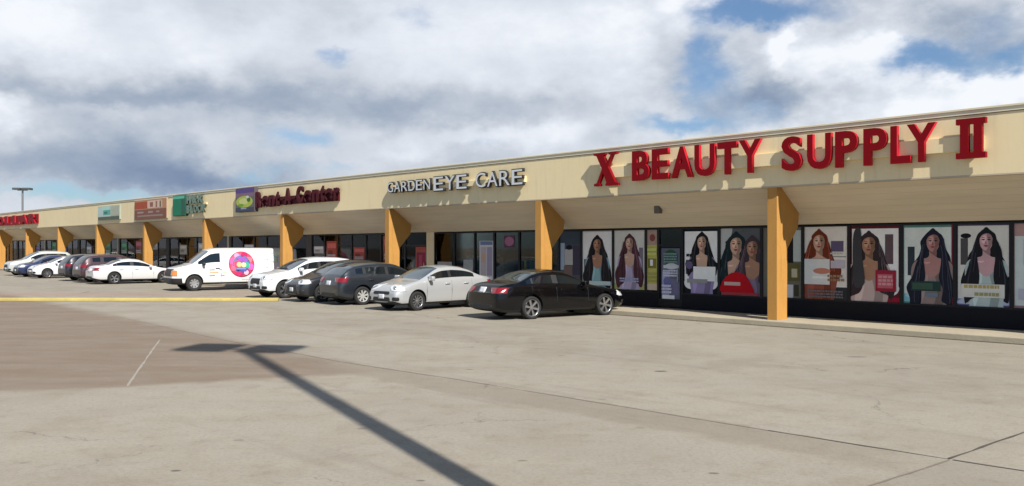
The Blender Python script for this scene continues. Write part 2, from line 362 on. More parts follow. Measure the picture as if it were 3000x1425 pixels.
# sloped soffit: boards running along the building
def soffit_mat():
    m = mat('soffit boards', (.60, .51, .38), .8); n = NT(m.node_tree); b = n.n['Principled BSDF']
    t = n.n.new('ShaderNodeTexCoord'); o_ = n.xyz(t.outputs['Object'])
    s = n.m('FRACT', n.m('DIVIDE', o_[1], .20)); line = n.m('SUBTRACT', 1., n.ss(s, .0, .09))
    f = n.noise(n.v('MULTIPLY', t.outputs['Object'], (.3, 2, 1)), 1.5, 5)
    c = n.mix(n.ss(f, .3, .7), (.68, .585, .43), (.61, .52, .385)); c = n.mix(n.m('MULTIPLY', line, .35), c, (.3, .25, .18)); n.put(c, b.inputs['Base Color'])
    bp = n.n.new('ShaderNodeBump'); bp.inputs['Strength'].default_value = .5; bp.inputs['Distance'].default_value = .01; n.put(line, bp.inputs['Height']); bp.invert = True
    n.l.new(bp.outputs[0], b.inputs['Normal']); return m
sm = soffit_mat()
mb = MB(); mb.prism([(.221, Z_F0 - .02), (.221, Z_F0 + .08), (Y_ST + .1, Z_WT + .12), (Y_ST + .1, Z_WT), (Y_ST - .02, Z_WT)], 'x', XL + .01, XR - .01, sm); mb.build('soffit', B)
mb = MB(); mb.box(XL, XR, -.004, .216, Z_F0 - .035, Z_F0 - .001, M['soffit']); mb.build('fascia_trim', B)
mb = MB(); mb.box(XL + .02, XR - .02, .23, 16, 4.9, 5.0, M['roof']); mb.build('roof', B)
mb = MB(); mb.box(XL, XR, 15.8, 16, 0, 5.1, M['wall']); mb.box(XL, XL + .2, Y_ST + .1, 15.79, 0, 4.89, M['wall']); mb.box(XR - .2, XR, Y_ST + .1, 15.79, 0, 4.89, M['wall']); mb.build('wall', B)
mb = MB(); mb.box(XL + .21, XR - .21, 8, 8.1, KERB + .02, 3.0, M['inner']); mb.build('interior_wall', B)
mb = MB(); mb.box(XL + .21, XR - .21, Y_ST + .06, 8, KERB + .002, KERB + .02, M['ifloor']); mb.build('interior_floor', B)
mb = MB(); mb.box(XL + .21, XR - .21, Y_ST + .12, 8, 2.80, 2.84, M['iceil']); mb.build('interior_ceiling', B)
# columns: fin-like piers with a bracket reaching back under the soffit
CW = .28
def col_mesh():
    mb = MB()
    zs = lambda y: Z_F0 - .022 + (y - .221) / (Y_ST - .02 - .221) * (Z_WT - Z_F0 + .02) if y > .221 else Z_F0 - .036
    mb.prism([(0.0, KERB), (0.0, Z_F0 - .036), (.217, Z_F0 - .036), (.222, zs(.222) - .002), (1.16, zs(1.16) - .002), (1.10, 2.66), (.54, 2.06), (.52, KERB)], 'x', -CW / 2, CW / 2, M['ochre'])
    return mb.mesh('column')
cmsh = col_mesh()
for k in range(-3, 12): link('column', cmsh, B, (-SP * k + CW / 2, 0, 0))
mb = MB()
for x, wd in ((SX(1927, .75), .2),):
    mb.box(x - .1, x + .1, .68, .86, 3.15, 3.40, M['shadowline_fixture'], .02)
mb.build('soffit_light', B)

# storefront openings: (x0, x1, kind) on the plane behind the columns
def sill(k): return .62 if k != 'door' else KERB + .05
def opening(x0, x1, kind='win', z1=Z_WT - .03, bulk=True):
    z0 = sill(kind); fr = .045
    f = MB()
    f.box(x0, x0 + fr, Y_ST, Y_ST + .08, z0, z1, M['black']); f.box(x1 - fr, x1, Y_ST, Y_ST + .08, z0, z1, M['black'])
    f.box(x0 + fr, x1 - fr, Y_ST + .003, Y_ST + .08, z0, z0 + fr, M['black']); f.box(x0 + fr, x1 - fr, Y_ST + .003, Y_ST + .08, z1 - fr, z1, M['black'])
    if kind == 'door':
        f.box(x0 + fr, x1 - fr, Y_ST + .003, Y_ST + .08, 2.15, 2.20, M['black'])
        f.box(x0 + fr, x1 - fr, Y_ST + .004, Y_ST + .075, z0 + fr, z0 + .25, M['black'])
    o_ = f.build('door' if kind == 'door' else 'window', B)
    p = MB(); p.box(x0 + fr, x1 - fr, Y_ST + .035, Y_ST + .045, z0 + fr, z1 - fr, M['glass']); p.build('pane', o_)
    if kind == 'door':
        h = MB(); h.box(x1 - .16, x1 - .13, Y_ST - .05, Y_ST - .02, 1.0, 1.45, M['alloy'], .008); h.box(x1 - .16, x1 - .13, Y_ST - .021, Y_ST + .005, 1.02, 1.05, M['alloy']); h.box(x1 - .16, x1 - .13, Y_ST - .021, Y_ST + .005, 1.40, 1.43, M['alloy']); h.build('handle', o_)
    elif bulk:
        k = MB(); k.box(x0, x1, Y_ST - .01, Y_ST + .1, KERB + .001, z0 - .001, M['bulk']); k.build('bulkhead', o_)
    return o_
posters = []
def poster(x0, x1, z0, z1, shapes, name, label, cat='poster', group='printed posters in the shop windows', y=Y_ST + .034, bg=(.7, .7, .68)):
    mb = MB(); wd, ht = x1 - x0, z1 - z0
    def P_(u, v, k): return (x0 + u * wd, y - .0006 * k, z0 + v * ht)
    mb.face([P_(0, 0, 0), P_(1, 0, 0), P_(1, 1, 0), P_(0, 1, 0)], cm(bg))
    for k, s in enumerate(shapes, 1):
        if s[0] == 'r': _, a, b_, c, d, colr = s; pts = [(a, b_), (c, b_), (c, d), (a, d)]
        elif s[0] == 'r4': _, pts, colr = s
        elif s[0] == 'e': _, a, b_, rx, ry, colr = s; pts = [(a + rx * math.cos(t * PI / 14), b_ + ry * math.sin(t * PI / 14)) for t in range(28)]
        else: _, raw, colr = s; pts = smooth(raw)
        pts = [(min(1, max(0, u)), min(1, max(0, v))) for u, v in pts]
        mb.face([P_(u, v, k) for u, v in pts], cm(colr))
    o_ = mb.build(name, None, P0, BZ, fix=False)
    for p in o_.data.polygons: pass
    posters.append(o_); return tag(o_, label, cat, group)
def smooth(p):
    out = []
    n_ = len(p)
    for i in range(n_):
        p0_, p1_, p2_, p3_ = p[i - 1], p[i], p[(i + 1) % n_], p[(i + 2) % n_]
        for t in (0, .25, .5, .75):
            out.append(tuple(.5 * (2 * p1_[a] + (-p0_[a] + p2_[a]) * t + (2 * p0_[a] - 5 * p1_[a] + 4 * p2_[a] - p3_[a]) * t * t + (-p0_[a] + 3 * p1_[a] - 3 * p2_[a] + p3_[a]) * t ** 3) for a in (0, 1)))
    return out
SKIN, SKIN2 = (.40, .22, .14), (.58, .37, .27)
def woman(cx, cy, s, hair, skin, dress, long=1., asp=1.45, lean=0.):    # a model with long hair; s = head height in poster units
    s *= 1.72; asp = 1.5; cy -= .015; long *= .82; rd = random.Random(int(cx * 1000 + cy * 77 + hair[0] * 9e3)); wave = rd.choice((.03, .10, .16))
    def q(u, v): return (cx + (u + lean * .35 * max(0, -v) * -.35) * s * asp, cy + v * s)
    def P(pts, c):
        if c == hair and len(pts) != 8:       # loose outline for the hair, but not for the fringe
            pp = []
            for a, b_ in zip(pts, pts[1:] + pts[:1]): pp += [a, ((a[0] + b_[0]) / 2 + rd.uniform(-wave, wave) * (.2 if abs(a[0]) < .5 and a[1] > -1 else 1), (a[1] + b_[1]) / 2)]
            pts = pp
        return ('p', [q(*p) for p in pts], c)
    dk = tuple(v * .55 for v in skin); lt = tuple(min(1, v * 1.35 + .03) for v in skin); hi = tuple(v * 2.2 + .035 for v in hair); bl = (.008, .007, .009)
    Lb, Lc = -3.0 * long, -2.2 * long
    out = [P([(-.42, .36), (0, .70), (.46, .34), (.66, -.3), (1.0, -1.1), (1.28, Lc), (1.1, Lb - .2), (.6, Lb), (.4, -1.6), (-.4, -1.6), (-.6, Lb), (-1.1, Lb - .3), (-1.32, Lc), (-1.0, -1.1), (-.62, -.3)], hair),
           P([(-.3, -.78), (.3, -.78), (.95, -1.0), (1.1, -1.7), (.85, -3.0), (.8, -3.5), (-.8, -3.5), (-.85, -3.0), (-1.1, -1.7), (-.95, -1.0)], dress),
           P([(.1, -1.3), (.6, -1.5), (.7, -2.6), (.5, -3.4), (.15, -3.4), (.3, -2.3)], tuple(v * .62 for v in dress)),
           P([(-.5, -1.2), (-.2, -1.7), (-.35, -2.6), (-.6, -3.3), (-.7, -2.4)], tuple(min(1, v * 1.35) for v in dress)),
           P([(-.17, -.3), (.17, -.3), (.2, -.72), (.66, -.98), (.38, -1.5), (0, -1.75), (-.38, -1.5), (-.66, -.98), (-.2, -.72)], skin),
           P([(-.16, -.38), (.17, -.3), (.2, -.7), (.02, -.62), (-.15, -.5)], dk), P([(-.5, -1.0), (-.1, -.98), (-.25, -1.08)], lt),
           ('e', cx, cy, .335 * s * asp, s * .47, skin), P([(.05, .42), (.3, .25), (.33, -.05), (.16, -.42), (.02, -.47), (.12, -.2), (.08, .1)], dk if lean >= 0 else skin),
           P([(-.24, .1), (-.1, .28), (.02, .2), (-.04, -.05), (-.16, -.12)], lt),
           P([(-.36, .1), (-.30, .46), (0, .62), (.32, .44), (.37, .05), (.25, .30), (.06, .38), (-.2, .30)], hair),
           P([(-.24, .075), (-.14, .105), (-.05, .075), (-.14, .04)], bl), P([(.06, .075), (.15, .105), (.24, .075), (.15, .04)], bl),
           P([(-.26, .15), (-.14, .19), (-.04, .15), (-.14, .165)], bl), P([(.05, .15), (.15, .19), (.26, .15), (.15, .165)], bl),
           P([(-.02, .02), (.03, -.1), (.06, -.13), (-.05, -.13)], dk), P([(-.12, -.22), (0, -.19), (.12, -.22), (0, -.29)], (.34, .05, .06)),
           P([(-.38, .3), (-.31, -.2), (-.44, -.9), (-.34, -1.8), (-.50, Lb + .1), (-1.0, Lb - .25), (-1.2, Lc), (-.82, -1.0), (-.56, 0)], hair),
           P([(.38, .3), (.31, -.2), (.46, -.9), (.38, -1.8), (.55, Lb + .2), (1.02, Lb - .1), (1.18, Lc), (.84, -1.0), (.58, 0)], hair)]
    for i in range(13):                       # locks catching the light
        sd = rd.choice((-1, 1)); f = rd.uniform(.1, .95); y0, y1 = rd.uniform(.2, -1.2), rd.uniform(-1.4, Lb)
        def hx(y, f=f, sd=sd): w0 = .36 + .14 * min(1, max(0, -y)); w1 = .52 + min(1, max(0, (.3 - y) / 2.4)) * .66; return sd * (w0 + (w1 - w0) * f + .03 * math.sin(y * 4 + i))
        n_ = 6; L_ = [(hx(y0 + (y1 - y0) * t / n_), y0 + (y1 - y0) * t / n_) for t in range(n_ + 1)]; wdt = rd.uniform(.015, .04)
        out.append(('r4', [q(*p) for p in L_] + [q(p[0] + wdt, p[1]) for p in L_[::-1]], hi if rd.random() < .7 else bl))
    return out
def textbars(x0, x1, y0, y1, rows, colr, gap=.35):   # blocks of small print too fine to read
    out = []; h = (y1 - y0) / rows
    for i in range(rows):
        x = x0
        while x < x1 - .02:
            wv_ = random.uniform(.03, .09); out.append(('r', x, y0 + i * h + h * gap * .5, min(x1, x + wv_), y0 + (i + 1) * h - h * gap * .5, colr)); x += wv_ + .015
    return out
BLK, DK, WH, GR = (.010, .010, .014), (.05, .045, .06), (.82, .82, .80), (.48, .49, .48)
def frame(colr, b=.03, top=.03, r=0):
    return [('r', 0, 1 - top, 1, 1, colr), ('r', 0, 0, 1, .05, colr)]
def rounded(colr, edge, yb=.10):              # white card with rounded foot on a coloured ground
    return [('r', .04, yb + .06, .96, .955, colr), ('p', [(.04, yb + .1), (.08, yb), (.3, yb - .035), (.7, yb - .035), (.92, yb), (.96, yb + .1), (.7, yb + .14), (.3, yb + .14)], colr)]
ZT = Z_WT - .055
yS = Y_ST
px = lambda p: SX(p, yS)
# --- beauty shop, both sides of the first column
segs = [(1613, 1636, 'win'), (1636, 1702, 'win'), (1702, 1795, 'win'), (1795, 1891, 'win'), (1891, 1928, 'win'), (1928, 1998, 'door'), (1998, 2106, 'win'), (2106, 2230, 'win'), (2230, 2351, 'win'),
        (2351, 2486, 'win'), (2486, 2640, 'win'), (2640, 2797, 'win'), (2797, 2963, 'win'), (2963, 3140, 'win'), (3140, 3330, 'win'), (3330, 3540, 'win'), (3540, 3780, 'win')]
for a, b_, k in segs: opening(px(a), px(b_), k)
def pos(a, b_, z0, shapes, label, bg=WH, z1=ZT, **kw): return poster(px(a) + .028, px(b_) - .028, z0, z1, shapes, 'hair_poster', label, bg=bg, **kw)
Z0 = .68
pos(1636, 1702, .95, [('r', 0, .72, 1, 1, (.05, .07, .09)), ('r', .25, .30, .62, .62, (.5, .46, .42)), ('r', .05, .2, .24, .75, (.35, .42, .52)), ('r', .62, .1, 1, .7, (.06, .05, .08)), ('r', .2, .05, .6, .28, (.20, .13, .11)), ('e', .45, .66, .14, .05, BLK)], 'dim blue and grey poster in the first window right of the second nearest column', bg=(.08, .09, .11))
pos(1702, 1795, Z0 + .02, [('r', .03, .06, .97, .97, WH), ('r', .06, .2, .2, .5, (.15, .15, .2))] + woman(.50, .77, .14, (.014, .014, .018), SKIN, (.26, .46, .48), 1.25) + [('r', .25, .05, .95, .12, (.55, .68, .66))], 'poster of a woman with long black hair in a pale teal dress', bg=(.55, .56, .54))
pos(1795, 1891, Z0 + .02, [('r', .03, .12, .97, .97, (.66, .64, .58)), ('r', 0, 0, 1, .10, (.42, .42, .16)), ('r', .8, .3, .93, .7, (.2, .17, .2))] + woman(.5, .79, .135, (.085, .03, .04), SKIN2, (.50, .42, .56), 1.2) + textbars(.2, .8, .12, .2, 2, (.45, .45, .62)), 'poster of a woman with reddish brown hair above an olive yellow foot', bg=(.6, .59, .5))
pos(1891, 1928, Z0 + .03, [('r', 0, .74, 1, 1, (.40, .28, .22)), ('r', .1, .36, .85, .52, (.22, .18, .04)), ('r', .3, .4, .55, .5, WH), ('e', .5, .86, .25, .06, (.25, .07, .06)), ('r', 0, .0, 1, .10, (.62, .5, .36))] + textbars(.1, .9, .12, .3, 3, (.4, .36, .1)) + textbars(.1, .9, .56, .7, 2, (.7, .7, .2)), 'narrow yellow product poster beside the shop door', bg=(.50, .47, .12))
pos(1931, 1995, .42, [('r', .05, .02, .95, .98, (.12, .13, .17)), ('e', .52, .80, .34, .16, (.03, .09, .05)), ('r', .1, .06, .45, .55, (.36, .36, .52)), ('e', .55, .64, .3, .06, (.5, .52, .58)), ('r', .15, .6, .9, .66, (.55, .58, .55)), ('r', .5, .1, .9, .4, (.16, .15, .25)), ('e', .35, .35, .2, .09, (.14, .15, .30)), ('r', .1, .02, .7, .09, WH)] + textbars(.15, .9, .44, .58, 3, (.6, .6, .72)) + textbars(.2, .85, .7, .9, 4, (.2, .3, .3)) + textbars(.12, .6, .12, .3, 3, (.62, .62, .78)), 'blue, violet and white notice covering the shop door', bg=BLK, z1=2.1, y=Y_ST + .03)
pos(1998, 2106, Z0 - .03, rounded(WH, BLK, .10) + [('r', .07, .3, .28, .52, (.10, .1, .11))] + woman(.53, .80, .14, (.012, .012, .014), SKIN2, (.30, .24, .42), .75, 1.2) + [('r', .3, .2, .92, .42, WH), ('r', .12, .17, .7, .23, (.30, .30, .30)), ('e', .18, .44, .1, .06, (.13, .1, .2))] + textbars(.1, .3, .56, .62, 1, BLK), 'white rounded poster of a black haired woman right of the shop door', bg=BLK)
pos(2106, 2230, Z0 - .05, [('r', 0, .0, 1, .17, (.25, .01, .02)), ('p', [(0, .98), (.3, 1), (.2, .75), (.05, .6), (0, .5)], GR)] + woman(.40, .76, .17, (.012, .025, .03), SKIN2, (.03, .12, .12), .9, 1.2, .4) + woman(.80, .72, .15, (.06, .04, .05), SKIN, (.24, .18, .26), .9, 1.2) + [('p', [(.08, .04), (.06, .2), (.3, .34), (.6, .33), (.78, .18), (.8, .04)], (.50, .004, .012)), ('r', .12, .16, .52, .21, (.6, .42, .38)), ('r', .05, .02, .95, .06, (.36, .05, .06))], 'dark poster of two women over a red bubble, left of the nearest column', bg=(.10, .11, .12))
pos(2230, 2351, Z0 - .05, [('p', [(.35, .97), (.6, 1), (.8, .85), (.78, .5), (.6, .45), (.3, .6)], BLK), ('r', .78, .52, .97, .95, (.48, .53, .50)), ('r', .5, .22, .62, .55, (.38, .33, .25)), ('r', .64, .25, .95, .5, (.12, .11, .04)), ('r', .74, .3, .88, .42, (.5, .46, .3)), ('r', .3, .02, .78, .2, (.60, .60, .62)), ('r', .8, .04, .92, .2, (.06, .05, .03)), ('e', .38, .78, .14, .08, SKIN)], 'black and olive poster half hidden behind the nearest column', bg=(.16, .15, .12))
pos(2351, 2486, Z0 - .06, [('r', .0, .20, .97, .98, (.74, .71, .66)), ('r', 0, 0, 1, .19, (.035, .04, .045)), ('r', 0, .0, 1, .015, (.3, .3, .3)), ('r', .62, .66, .9, .80, (.12, .10, .18)), ('r', .6, .585, .95, .6, (.25, .26, .26))] + woman(.35, .80, .15, (.17, .035, .015), SKIN2, (.28, .08, .05), .72, 1.15) + [('r', .02, .22, .6, .56, (.68, .70, .68)), ('e', .42, .40, .20, .04, (.55, .22, .15)), ('r', .62, .44, .93, .54, (.50, .47, .54)), ('r', .2, .30, .6, .33, WH)] + textbars(.55, .92, .26, .36, 2, (.32, .20, .12)) + textbars(.1, .9, .04, .15, 3, (.17, .16, .17)) + textbars(.62, .92, .62, .65, 1, GR), 'white poster of a red haired woman right of the nearest column')
pos(2486, 2640, Z0 - .04, rounded(WH, (.3, .01, .03), .12) + [('r', 0, .0, 1, .075, (.30, .01, .03)), ('r', .70, .50, .86, .88, (.12, .08, .09))] + woman(.38, .76, .155, (.04, .026, .03), SKIN, (.55, .42, .38), 1.0, 1.15) + [('r', .52, .15, .92, .42, (.32, .02, .045)), ('p', [(.08, .9), (.22, .95), (.25, .6), (.3, .25), (.1, .2), (.06, .5)], (.05, .05, .055)), ('r', .56, .19, .86, .37, (.50, .12, .15))] + textbars(.58, .86, .22, .36, 3, (.62, .3, .32)), 'poster of a woman with wavy dark hair in a crimson frame', bg=(.12, .012, .02))
pos(2640, 2797, Z0 - .03, [('r', .03, .03, .95, .96, (.66, .71, .67)), ('r', .03, .03, .95, .13, (.22, .48, .54)), ('p', [(.05, .1), (.3, .16), (.7, .14), (.95, .2), (.95, .1), (.5, .05)], (.40, .58, .70)), ('r', .10, .36, .24, .72, (.03, .045, .055)), ('r', .95, 0, 1, 1, (.2, .02, .04))] + woman(.60, .79, .145, (.014, .016, .03), (.42, .22, .20), (.30, .22, .20), 1.25, 1.15, .3) + [('r', .17, .17, .75, .29, (.02, .05, .045)), ('r', .2, .19, .6, .27, (.05, .10, .07)), ('r', .45, .10, .7, .15, (.16, .22, .28))], 'teal edged poster of a woman with long black hair over a dark caption box', bg=(.10, .22, .20))
pos(2797, 2963, Z0 - .02, [('r', .03, .03, .97, .97, (.68, .67, .62)), ('r', .02, .02, .98, .09, (.20, .23, .48)), ('p', [(.02, .06), (.3, .12), (.7, .12), (.98, .06), (.98, .03), (.02, .03)], (.45, .50, .64)), ('r', .08, .50, .22, .82, (.08, .075, .08)), ('e', .18, .85, .1, .03, BLK)] + woman(.56, .80, .14, (.010, .010, .02), (.58, .36, .38), (.46, .56, .54), 1.15, 1.2) + [('r', .10, .11, .9, .27, (.68, .67, .62))] + textbars(.15, .8, .21, .27, 1, (.46, .36, .12)) + textbars(.35, .8, .12, .18, 1, (.34, .33, .14)), 'white poster of a woman with straight black hair and gold lettering over a blue foot', bg=(.07, .06, .10))
pos(2963, 3140, Z0 - .01, [('r', .03, .03, .97, .84, (.62, .68, .66)), ('r', .03, .84, .97, .98, (.45, .28, .26))] + woman(.6, .74, .11, (.03, .025, .03), SKIN, (.4, .3, .3), 1.0, 1.1) + [('r', .2, .5, .34, .8, (.1, .09, .09)), ('r', .1, .1, .5, .22, (.50, .50, .6))], 'pink topped poster at the right edge of the photo', bg=(.3, .2, .2))
for i, (a, b_) in enumerate(((3140, 3330), (3330, 3540), (3540, 3780))):
    pos(a, b_, Z0, [('r', .04, .04, .96, .96, WH)] + woman(.5, .78, .12, (.03, .025, .03), SKIN, [(.3, .1, .12), (.15, .2, .35), (.3, .3, .14)][i], 1.1, 1.2), ['maroon dress poster', 'navy dress poster', 'olive dress poster'][i] + ' in a window further right along the same shop')
xr = px(3780)
while xr < XR - 1.5: opening(xr, xr + 1.55, 'win'); xr += 1.55
# --- eye care shop
e = [(1171, 1186, 'win'), (1186, 1250, 'door')]
for a, b_, k in e: opening(px(a), px(b_), k)
mb = MB(); mb.box(px(1250) + .002, px(1272) - .002, Y_ST - .02, Y_ST + .12, KERB + .001, Z_WT - .002, M['stucco'], .01); mb.build('pier', B)
for a, b_, k in ((1272, 1330, 'win'), (1330, 1390, 'win'), (1390, 1447, 'win'), (1447, 1520, 'win'), (1520, 1613, 'win')): opening(px(a), px(b_), k)
def flyer(a, b_, z0, z1, shapes, label, bg, cat='poster'): return poster(px(a), px(b_), z0, z1, shapes, 'window_poster', label, cat, bg=bg)
flyer(1403, 1443, .75, 2.35, [('r', .05, .9, .95, .99, (.16, .2, .34)), ('r', .1, .15, .5, .85, (.5, .42, .42)), ('r', .55, .15, .92, .85, (.36, .30, .38)), ('e', .3, .6, .16, .12, SKIN2), ('r', .1, .04, .9, .12, WH)], 'tall white and mauve poster in the eye shop window', (.62, .58, .56))
flyer(1216, 1247, .95, 2.12, [('r', .0, .88, 1, 1, (.48, .08, .04)), ('r', .1, .1, .9, .8, (.30, .02, .06)), ('r', .3, .2, .6, .7, (.45, .07, .10))], 'red poster on the door next to the eye shop', (.42, .10, .07))
flyer(1280, 1322, .72, 1.5, [('r', .1, .1, .9, .5, (.40, .40, .37)), ('e', .5, .68, .2, .2, SKIN2)], 'pale grey card low in the eye shop window left of the maroon one', (.34, .33, .31))
flyer(1334, 1352, .72, 1.35, [('e', .5, .6, .4, .3, (.2, .02, .03))], 'small maroon card low in the eye shop window', (.14, .05, .05))
flyer(1356, 1384, .72, 1.6, [('r', .1, .1, .9, .6, (.44, .42, .38))], 'pale grey card low in the eye shop window right of the maroon one', (.36, .36, .33))
flyer(1475, 1505, 2.1, 2.55, [('e', .5, .5, .45, .4, (.36, .14, .22))], 'small pink sign high in the dark eye shop window', (.10, .04, .07), 'sign')
flyer(1458, 1550, .72, .86, textbars(.02, .98, .1, .9, 1, (.5, .5, .5)), 'strip of pale lettering along the foot of the dark eye shop window', (.10, .11, .11), 'sign')
# --- the other bays, all the way left
cols_ = [(.42, .07, .05), (.06, .22, .12), (.42, .36, .28), (.5, .48, .46), (.12, .1, .28), (.46, .22, .08), (.08, .09, .1), (.5, .42, .12), (.3, .08, .1)]
names_ = {(.42, .07, .05): 'red', (.06, .22, .12): 'green', (.42, .36, .28): 'tan', (.5, .48, .46): 'white', (.12, .1, .28): 'purple', (.46, .22, .08): 'orange', (.08, .09, .1): 'charcoal', (.5, .42, .12): 'yellow', (.3, .08, .1): 'maroon'}
ordw = ['third', 'fourth', 'fifth', 'sixth', 'seventh', 'eighth', 'ninth', 'tenth', 'eleventh', 'twelfth']
bay_flyers = {2: [(1, 0, .9), (3, 0, .6), (0, 3, .35), (5, 0, 1.1)], 3: [(1, 3, .3), (3, 2, .5), (4, 7, .2)], 4: [(1, 2, .6), (3, 3, .7)], 5: [(0, 1, .8), (2, 8, .9), (4, 3, .4)],
              6: [(1, 3, .5), (4, 1, .8)], 7: [(1, 1, .9), (3, 4, .9)], 8: [(2, 0, .6), (4, 4, .5)], 9: [(1, 3, .8)]}
for k in range(2, 12):
    xa, xb = -SP * (k + 1) + CW, -SP * k
    if k == 2: xb = px(1171)
    nw = 6; wd = (xb - xa - .25) / nw
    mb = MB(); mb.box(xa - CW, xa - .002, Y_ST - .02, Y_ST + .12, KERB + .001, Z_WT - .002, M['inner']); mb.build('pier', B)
    for i in range(nw):
        kind = 'door' if i == (3 if k % 2 else 2) else 'win'
        opening(xa + i * wd, xa + (i + 1) * wd, kind)
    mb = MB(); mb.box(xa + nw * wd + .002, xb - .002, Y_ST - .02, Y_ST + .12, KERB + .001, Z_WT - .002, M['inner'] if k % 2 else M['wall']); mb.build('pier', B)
    for (i, ci, hgt) in bay_flyers.get(k, []):
        c0 = cols_[ci]; zz = 1.0 + (.5 if hgt < .5 else .2) + (.3 if k == 2 else .45)
        kind_door = i == (3 if k % 2 else 2)
        if kind_door: zz = 1.2
        zz = min(zz, ZT - hgt)
        sh = [('r', .08, .62, .92, .88, tuple(min(.7, v * 1.5 + .05) for v in c0)), ('r', .12, .12, .6, .5, tuple(v * .5 for v in c0))] + textbars(.1, .9, .05, .3, 2, (.5, .5, .46))
        poster(xa + i * wd + .15, xa + (i + 1) * wd - .15, zz, zz + hgt, sh, 'window_poster', '%s poster in %s window of the bay left of the %s column from the right' % (names_[c0], ['first', 'second', 'third', 'fourth', 'fifth', 'sixth'][i], ordw[k - 2]), 'poster', bg=c0)
# stock on shelves just inside the glass: one rack per shop
def rack(x, y, label, seed):
    rd = random.Random(seed); r_ = empty('display_rack', W(x, y), BZ)
    tag(r_, label, 'rack', 'display racks behind the shop glass')
    mb = MB()
    for s_ in (-.9, .86): mb.box(s_, s_ + .04, 0, .4, KERB + .02, 1.75, M['galv'])
    mb.build('frame', r_)
    for lv in (.35, .8, 1.25, 1.7):
        mb = MB(); mb.box(-.855, .855, .001, .399, lv, lv + .03, M['galv']); mb.build('shelf', r_)
        if lv < 1.6:
            mb = MB(); u = -.82
            while u < .72:
                wd_ = rd.uniform(.08, .22); mb.box(u, u + wd_, .05, .05 + rd.uniform(.12, .28), lv + .031, lv + .031 + rd.uniform(.14, .36), cm(rd.choice(cols_ + [(.6, .58, .54), (.62, .6, .5)]))); u += wd_ + .02
            tag(mb.build('stock', r_), kind=None)
rn = 0
for k in range(0, 10):
    for xx in (-2.2, -5.3):
        if k == 0: continue
        rack(-SP * k + xx, 1.95 + (k % 3) * .2, 'goods rack in %s half of the bay left of the %s column from right' % ('right' if xx > -3 else 'left', (['second'] + ordw)[k - 1]), 30 + rn); rn += 1

# ------------------------------------------------------------------ channel-letter signs on the fascia
def glyph(ch, wd, ht, dep, fm, sidem, bold=.02, shear=0.):
    cu = bpy.data.curves.new('g', 'FONT'); cu.body = ch; cu.extrude = .05; cu.offset = bold; cu.resolution_u = 4
    ob = bpy.data.objects.new('g', cu); COL.objects.link(ob); bpy.context.view_layer.update()
    me = bpy.data.meshes.new_from_object(ob.evaluated_get(bpy.context.evaluated_depsgraph_get()))
    bpy.data.objects.remove(ob); bpy.data.curves.remove(cu)
    xs = [v.co.x for v in me.vertices]; ys = [v.co.y for v in me.vertices]; zs_ = [v.co.z for v in me.vertices]
    x0, y0, z0 = min(xs), min(ys), min(zs_); kx = wd / (max(xs) - x0); ky = (ht / (max(ys) - y0)) if ht else kx; kz = dep / (max(zs_) - z0)
    for v in me.vertices:
        x, y, z = (v.co.x - x0) * kx, (v.co.y - y0) * ky, (v.co.z - z0) * kz
        v.co = (x + shear * y, -z, y)
    me.materials.clear(); me.materials.append(fm); me.materials.append(sidem); me.update()
    for p in me.polygons: p.material_index = 0 if abs(p.normal.y) > .7 else 1
    return me
def plate_letter(polys, dep, fm):            # letter drawn from outlines
    mb = MB()
    for p in polys: mb.prism(p, 'y', 0, -dep, fm)
    return mb.mesh('letter')
def sign_root(name, x, z, label, group='shop signs on the fascia'):
    o_ = empty(name, W(x, 0, z), BZ); tag(o_, label, 'sign', group); return o_
# red beauty shop sign
OFF = -.10; DEP = .12
def RX(p): return SX(p, OFF - DEP)
s0 = sign_root('shop_sign', RX(1740), 4.1, 'large red channel letters reading X BEAUTY SUPPLY II on the cream fascia')
base = RX(1740)
def put(me, x, z, root, y=OFF): o_ = link('letter', me, root, (x, y, z)); return o_
XP = [(-.0, 0), (.24, 0), (.24, .05), (.20, .09), (.36, .40), (.50, .09), (.46, .05), (.46, 0), (.95, 0), (.95, .07), (.84, .09), (.56, .58), (.74, .93), (.9, .95), (.9, 1.0), (.58, 1.0), (.58, .95), (.66, .92), (.50, .68), (.38, .92), (.44, .95), (.44, 1.0), (-.02, 1.0), (-.02, .95), (.10, .92), (.32, .52), (.11, .09), (0, .07)]
xw = RX(1812) - RX(1740)
XPp = [((u * xw * 1.02), v * 1.03) for u, v in XP]
put(plate_letter([XPp], DEP, M['red']), 0, 4.03 - 4.1, s0)
for ch, a, b_ in (('B', 1851, 1901), ('E', 1909, 1957), ('A', 1966, 2027), ('U', 2034, 2093), ('T', 2101, 2157), ('Y', 2164, 2228), ('S', 2289, 2347), ('U', 2364, 2434), ('P', 2446, 2511), ('P', 2529, 2597), ('L', 2608, 2672), ('Y', 2656, 2741)):
    wd = RX(b_) - RX(a)
    if ch == 'L': wd *= .92
    put(glyph(ch, wd, .90, DEP, M['red'], M['redside_lit'], .028), RX(a) - base, .02 if a < 2250 else -.005, s0)
iw = RX(2887) - RX(2800)
ip = [[(0, 0), (iw, 0), (iw, .13), (iw * .90, .13), (iw * .90, .77), (iw, .77), (iw, .9), (0, .9), (0, .77), (iw * .10, .77), (iw * .10, .13), (0, .13)]]
ip = [[(0, 0), (iw, 0), (iw, .13), (0, .13)], [(iw * .14, .131), (iw * .42, .131), (iw * .42, .769), (iw * .14, .769)], [(iw * .60, .131), (iw * .88, .131), (iw * .88, .769), (iw * .60, .769)], [(0, .77), (iw, .77), (iw, .9), (0, .9)]]
put(plate_letter(ip, DEP, M['red']), RX(2800) - base, .0, s0)
mb = MB(); mb.box(.05, RX(2870) - base, -.098, -.001, .18, .52, M['stucco'], .005)
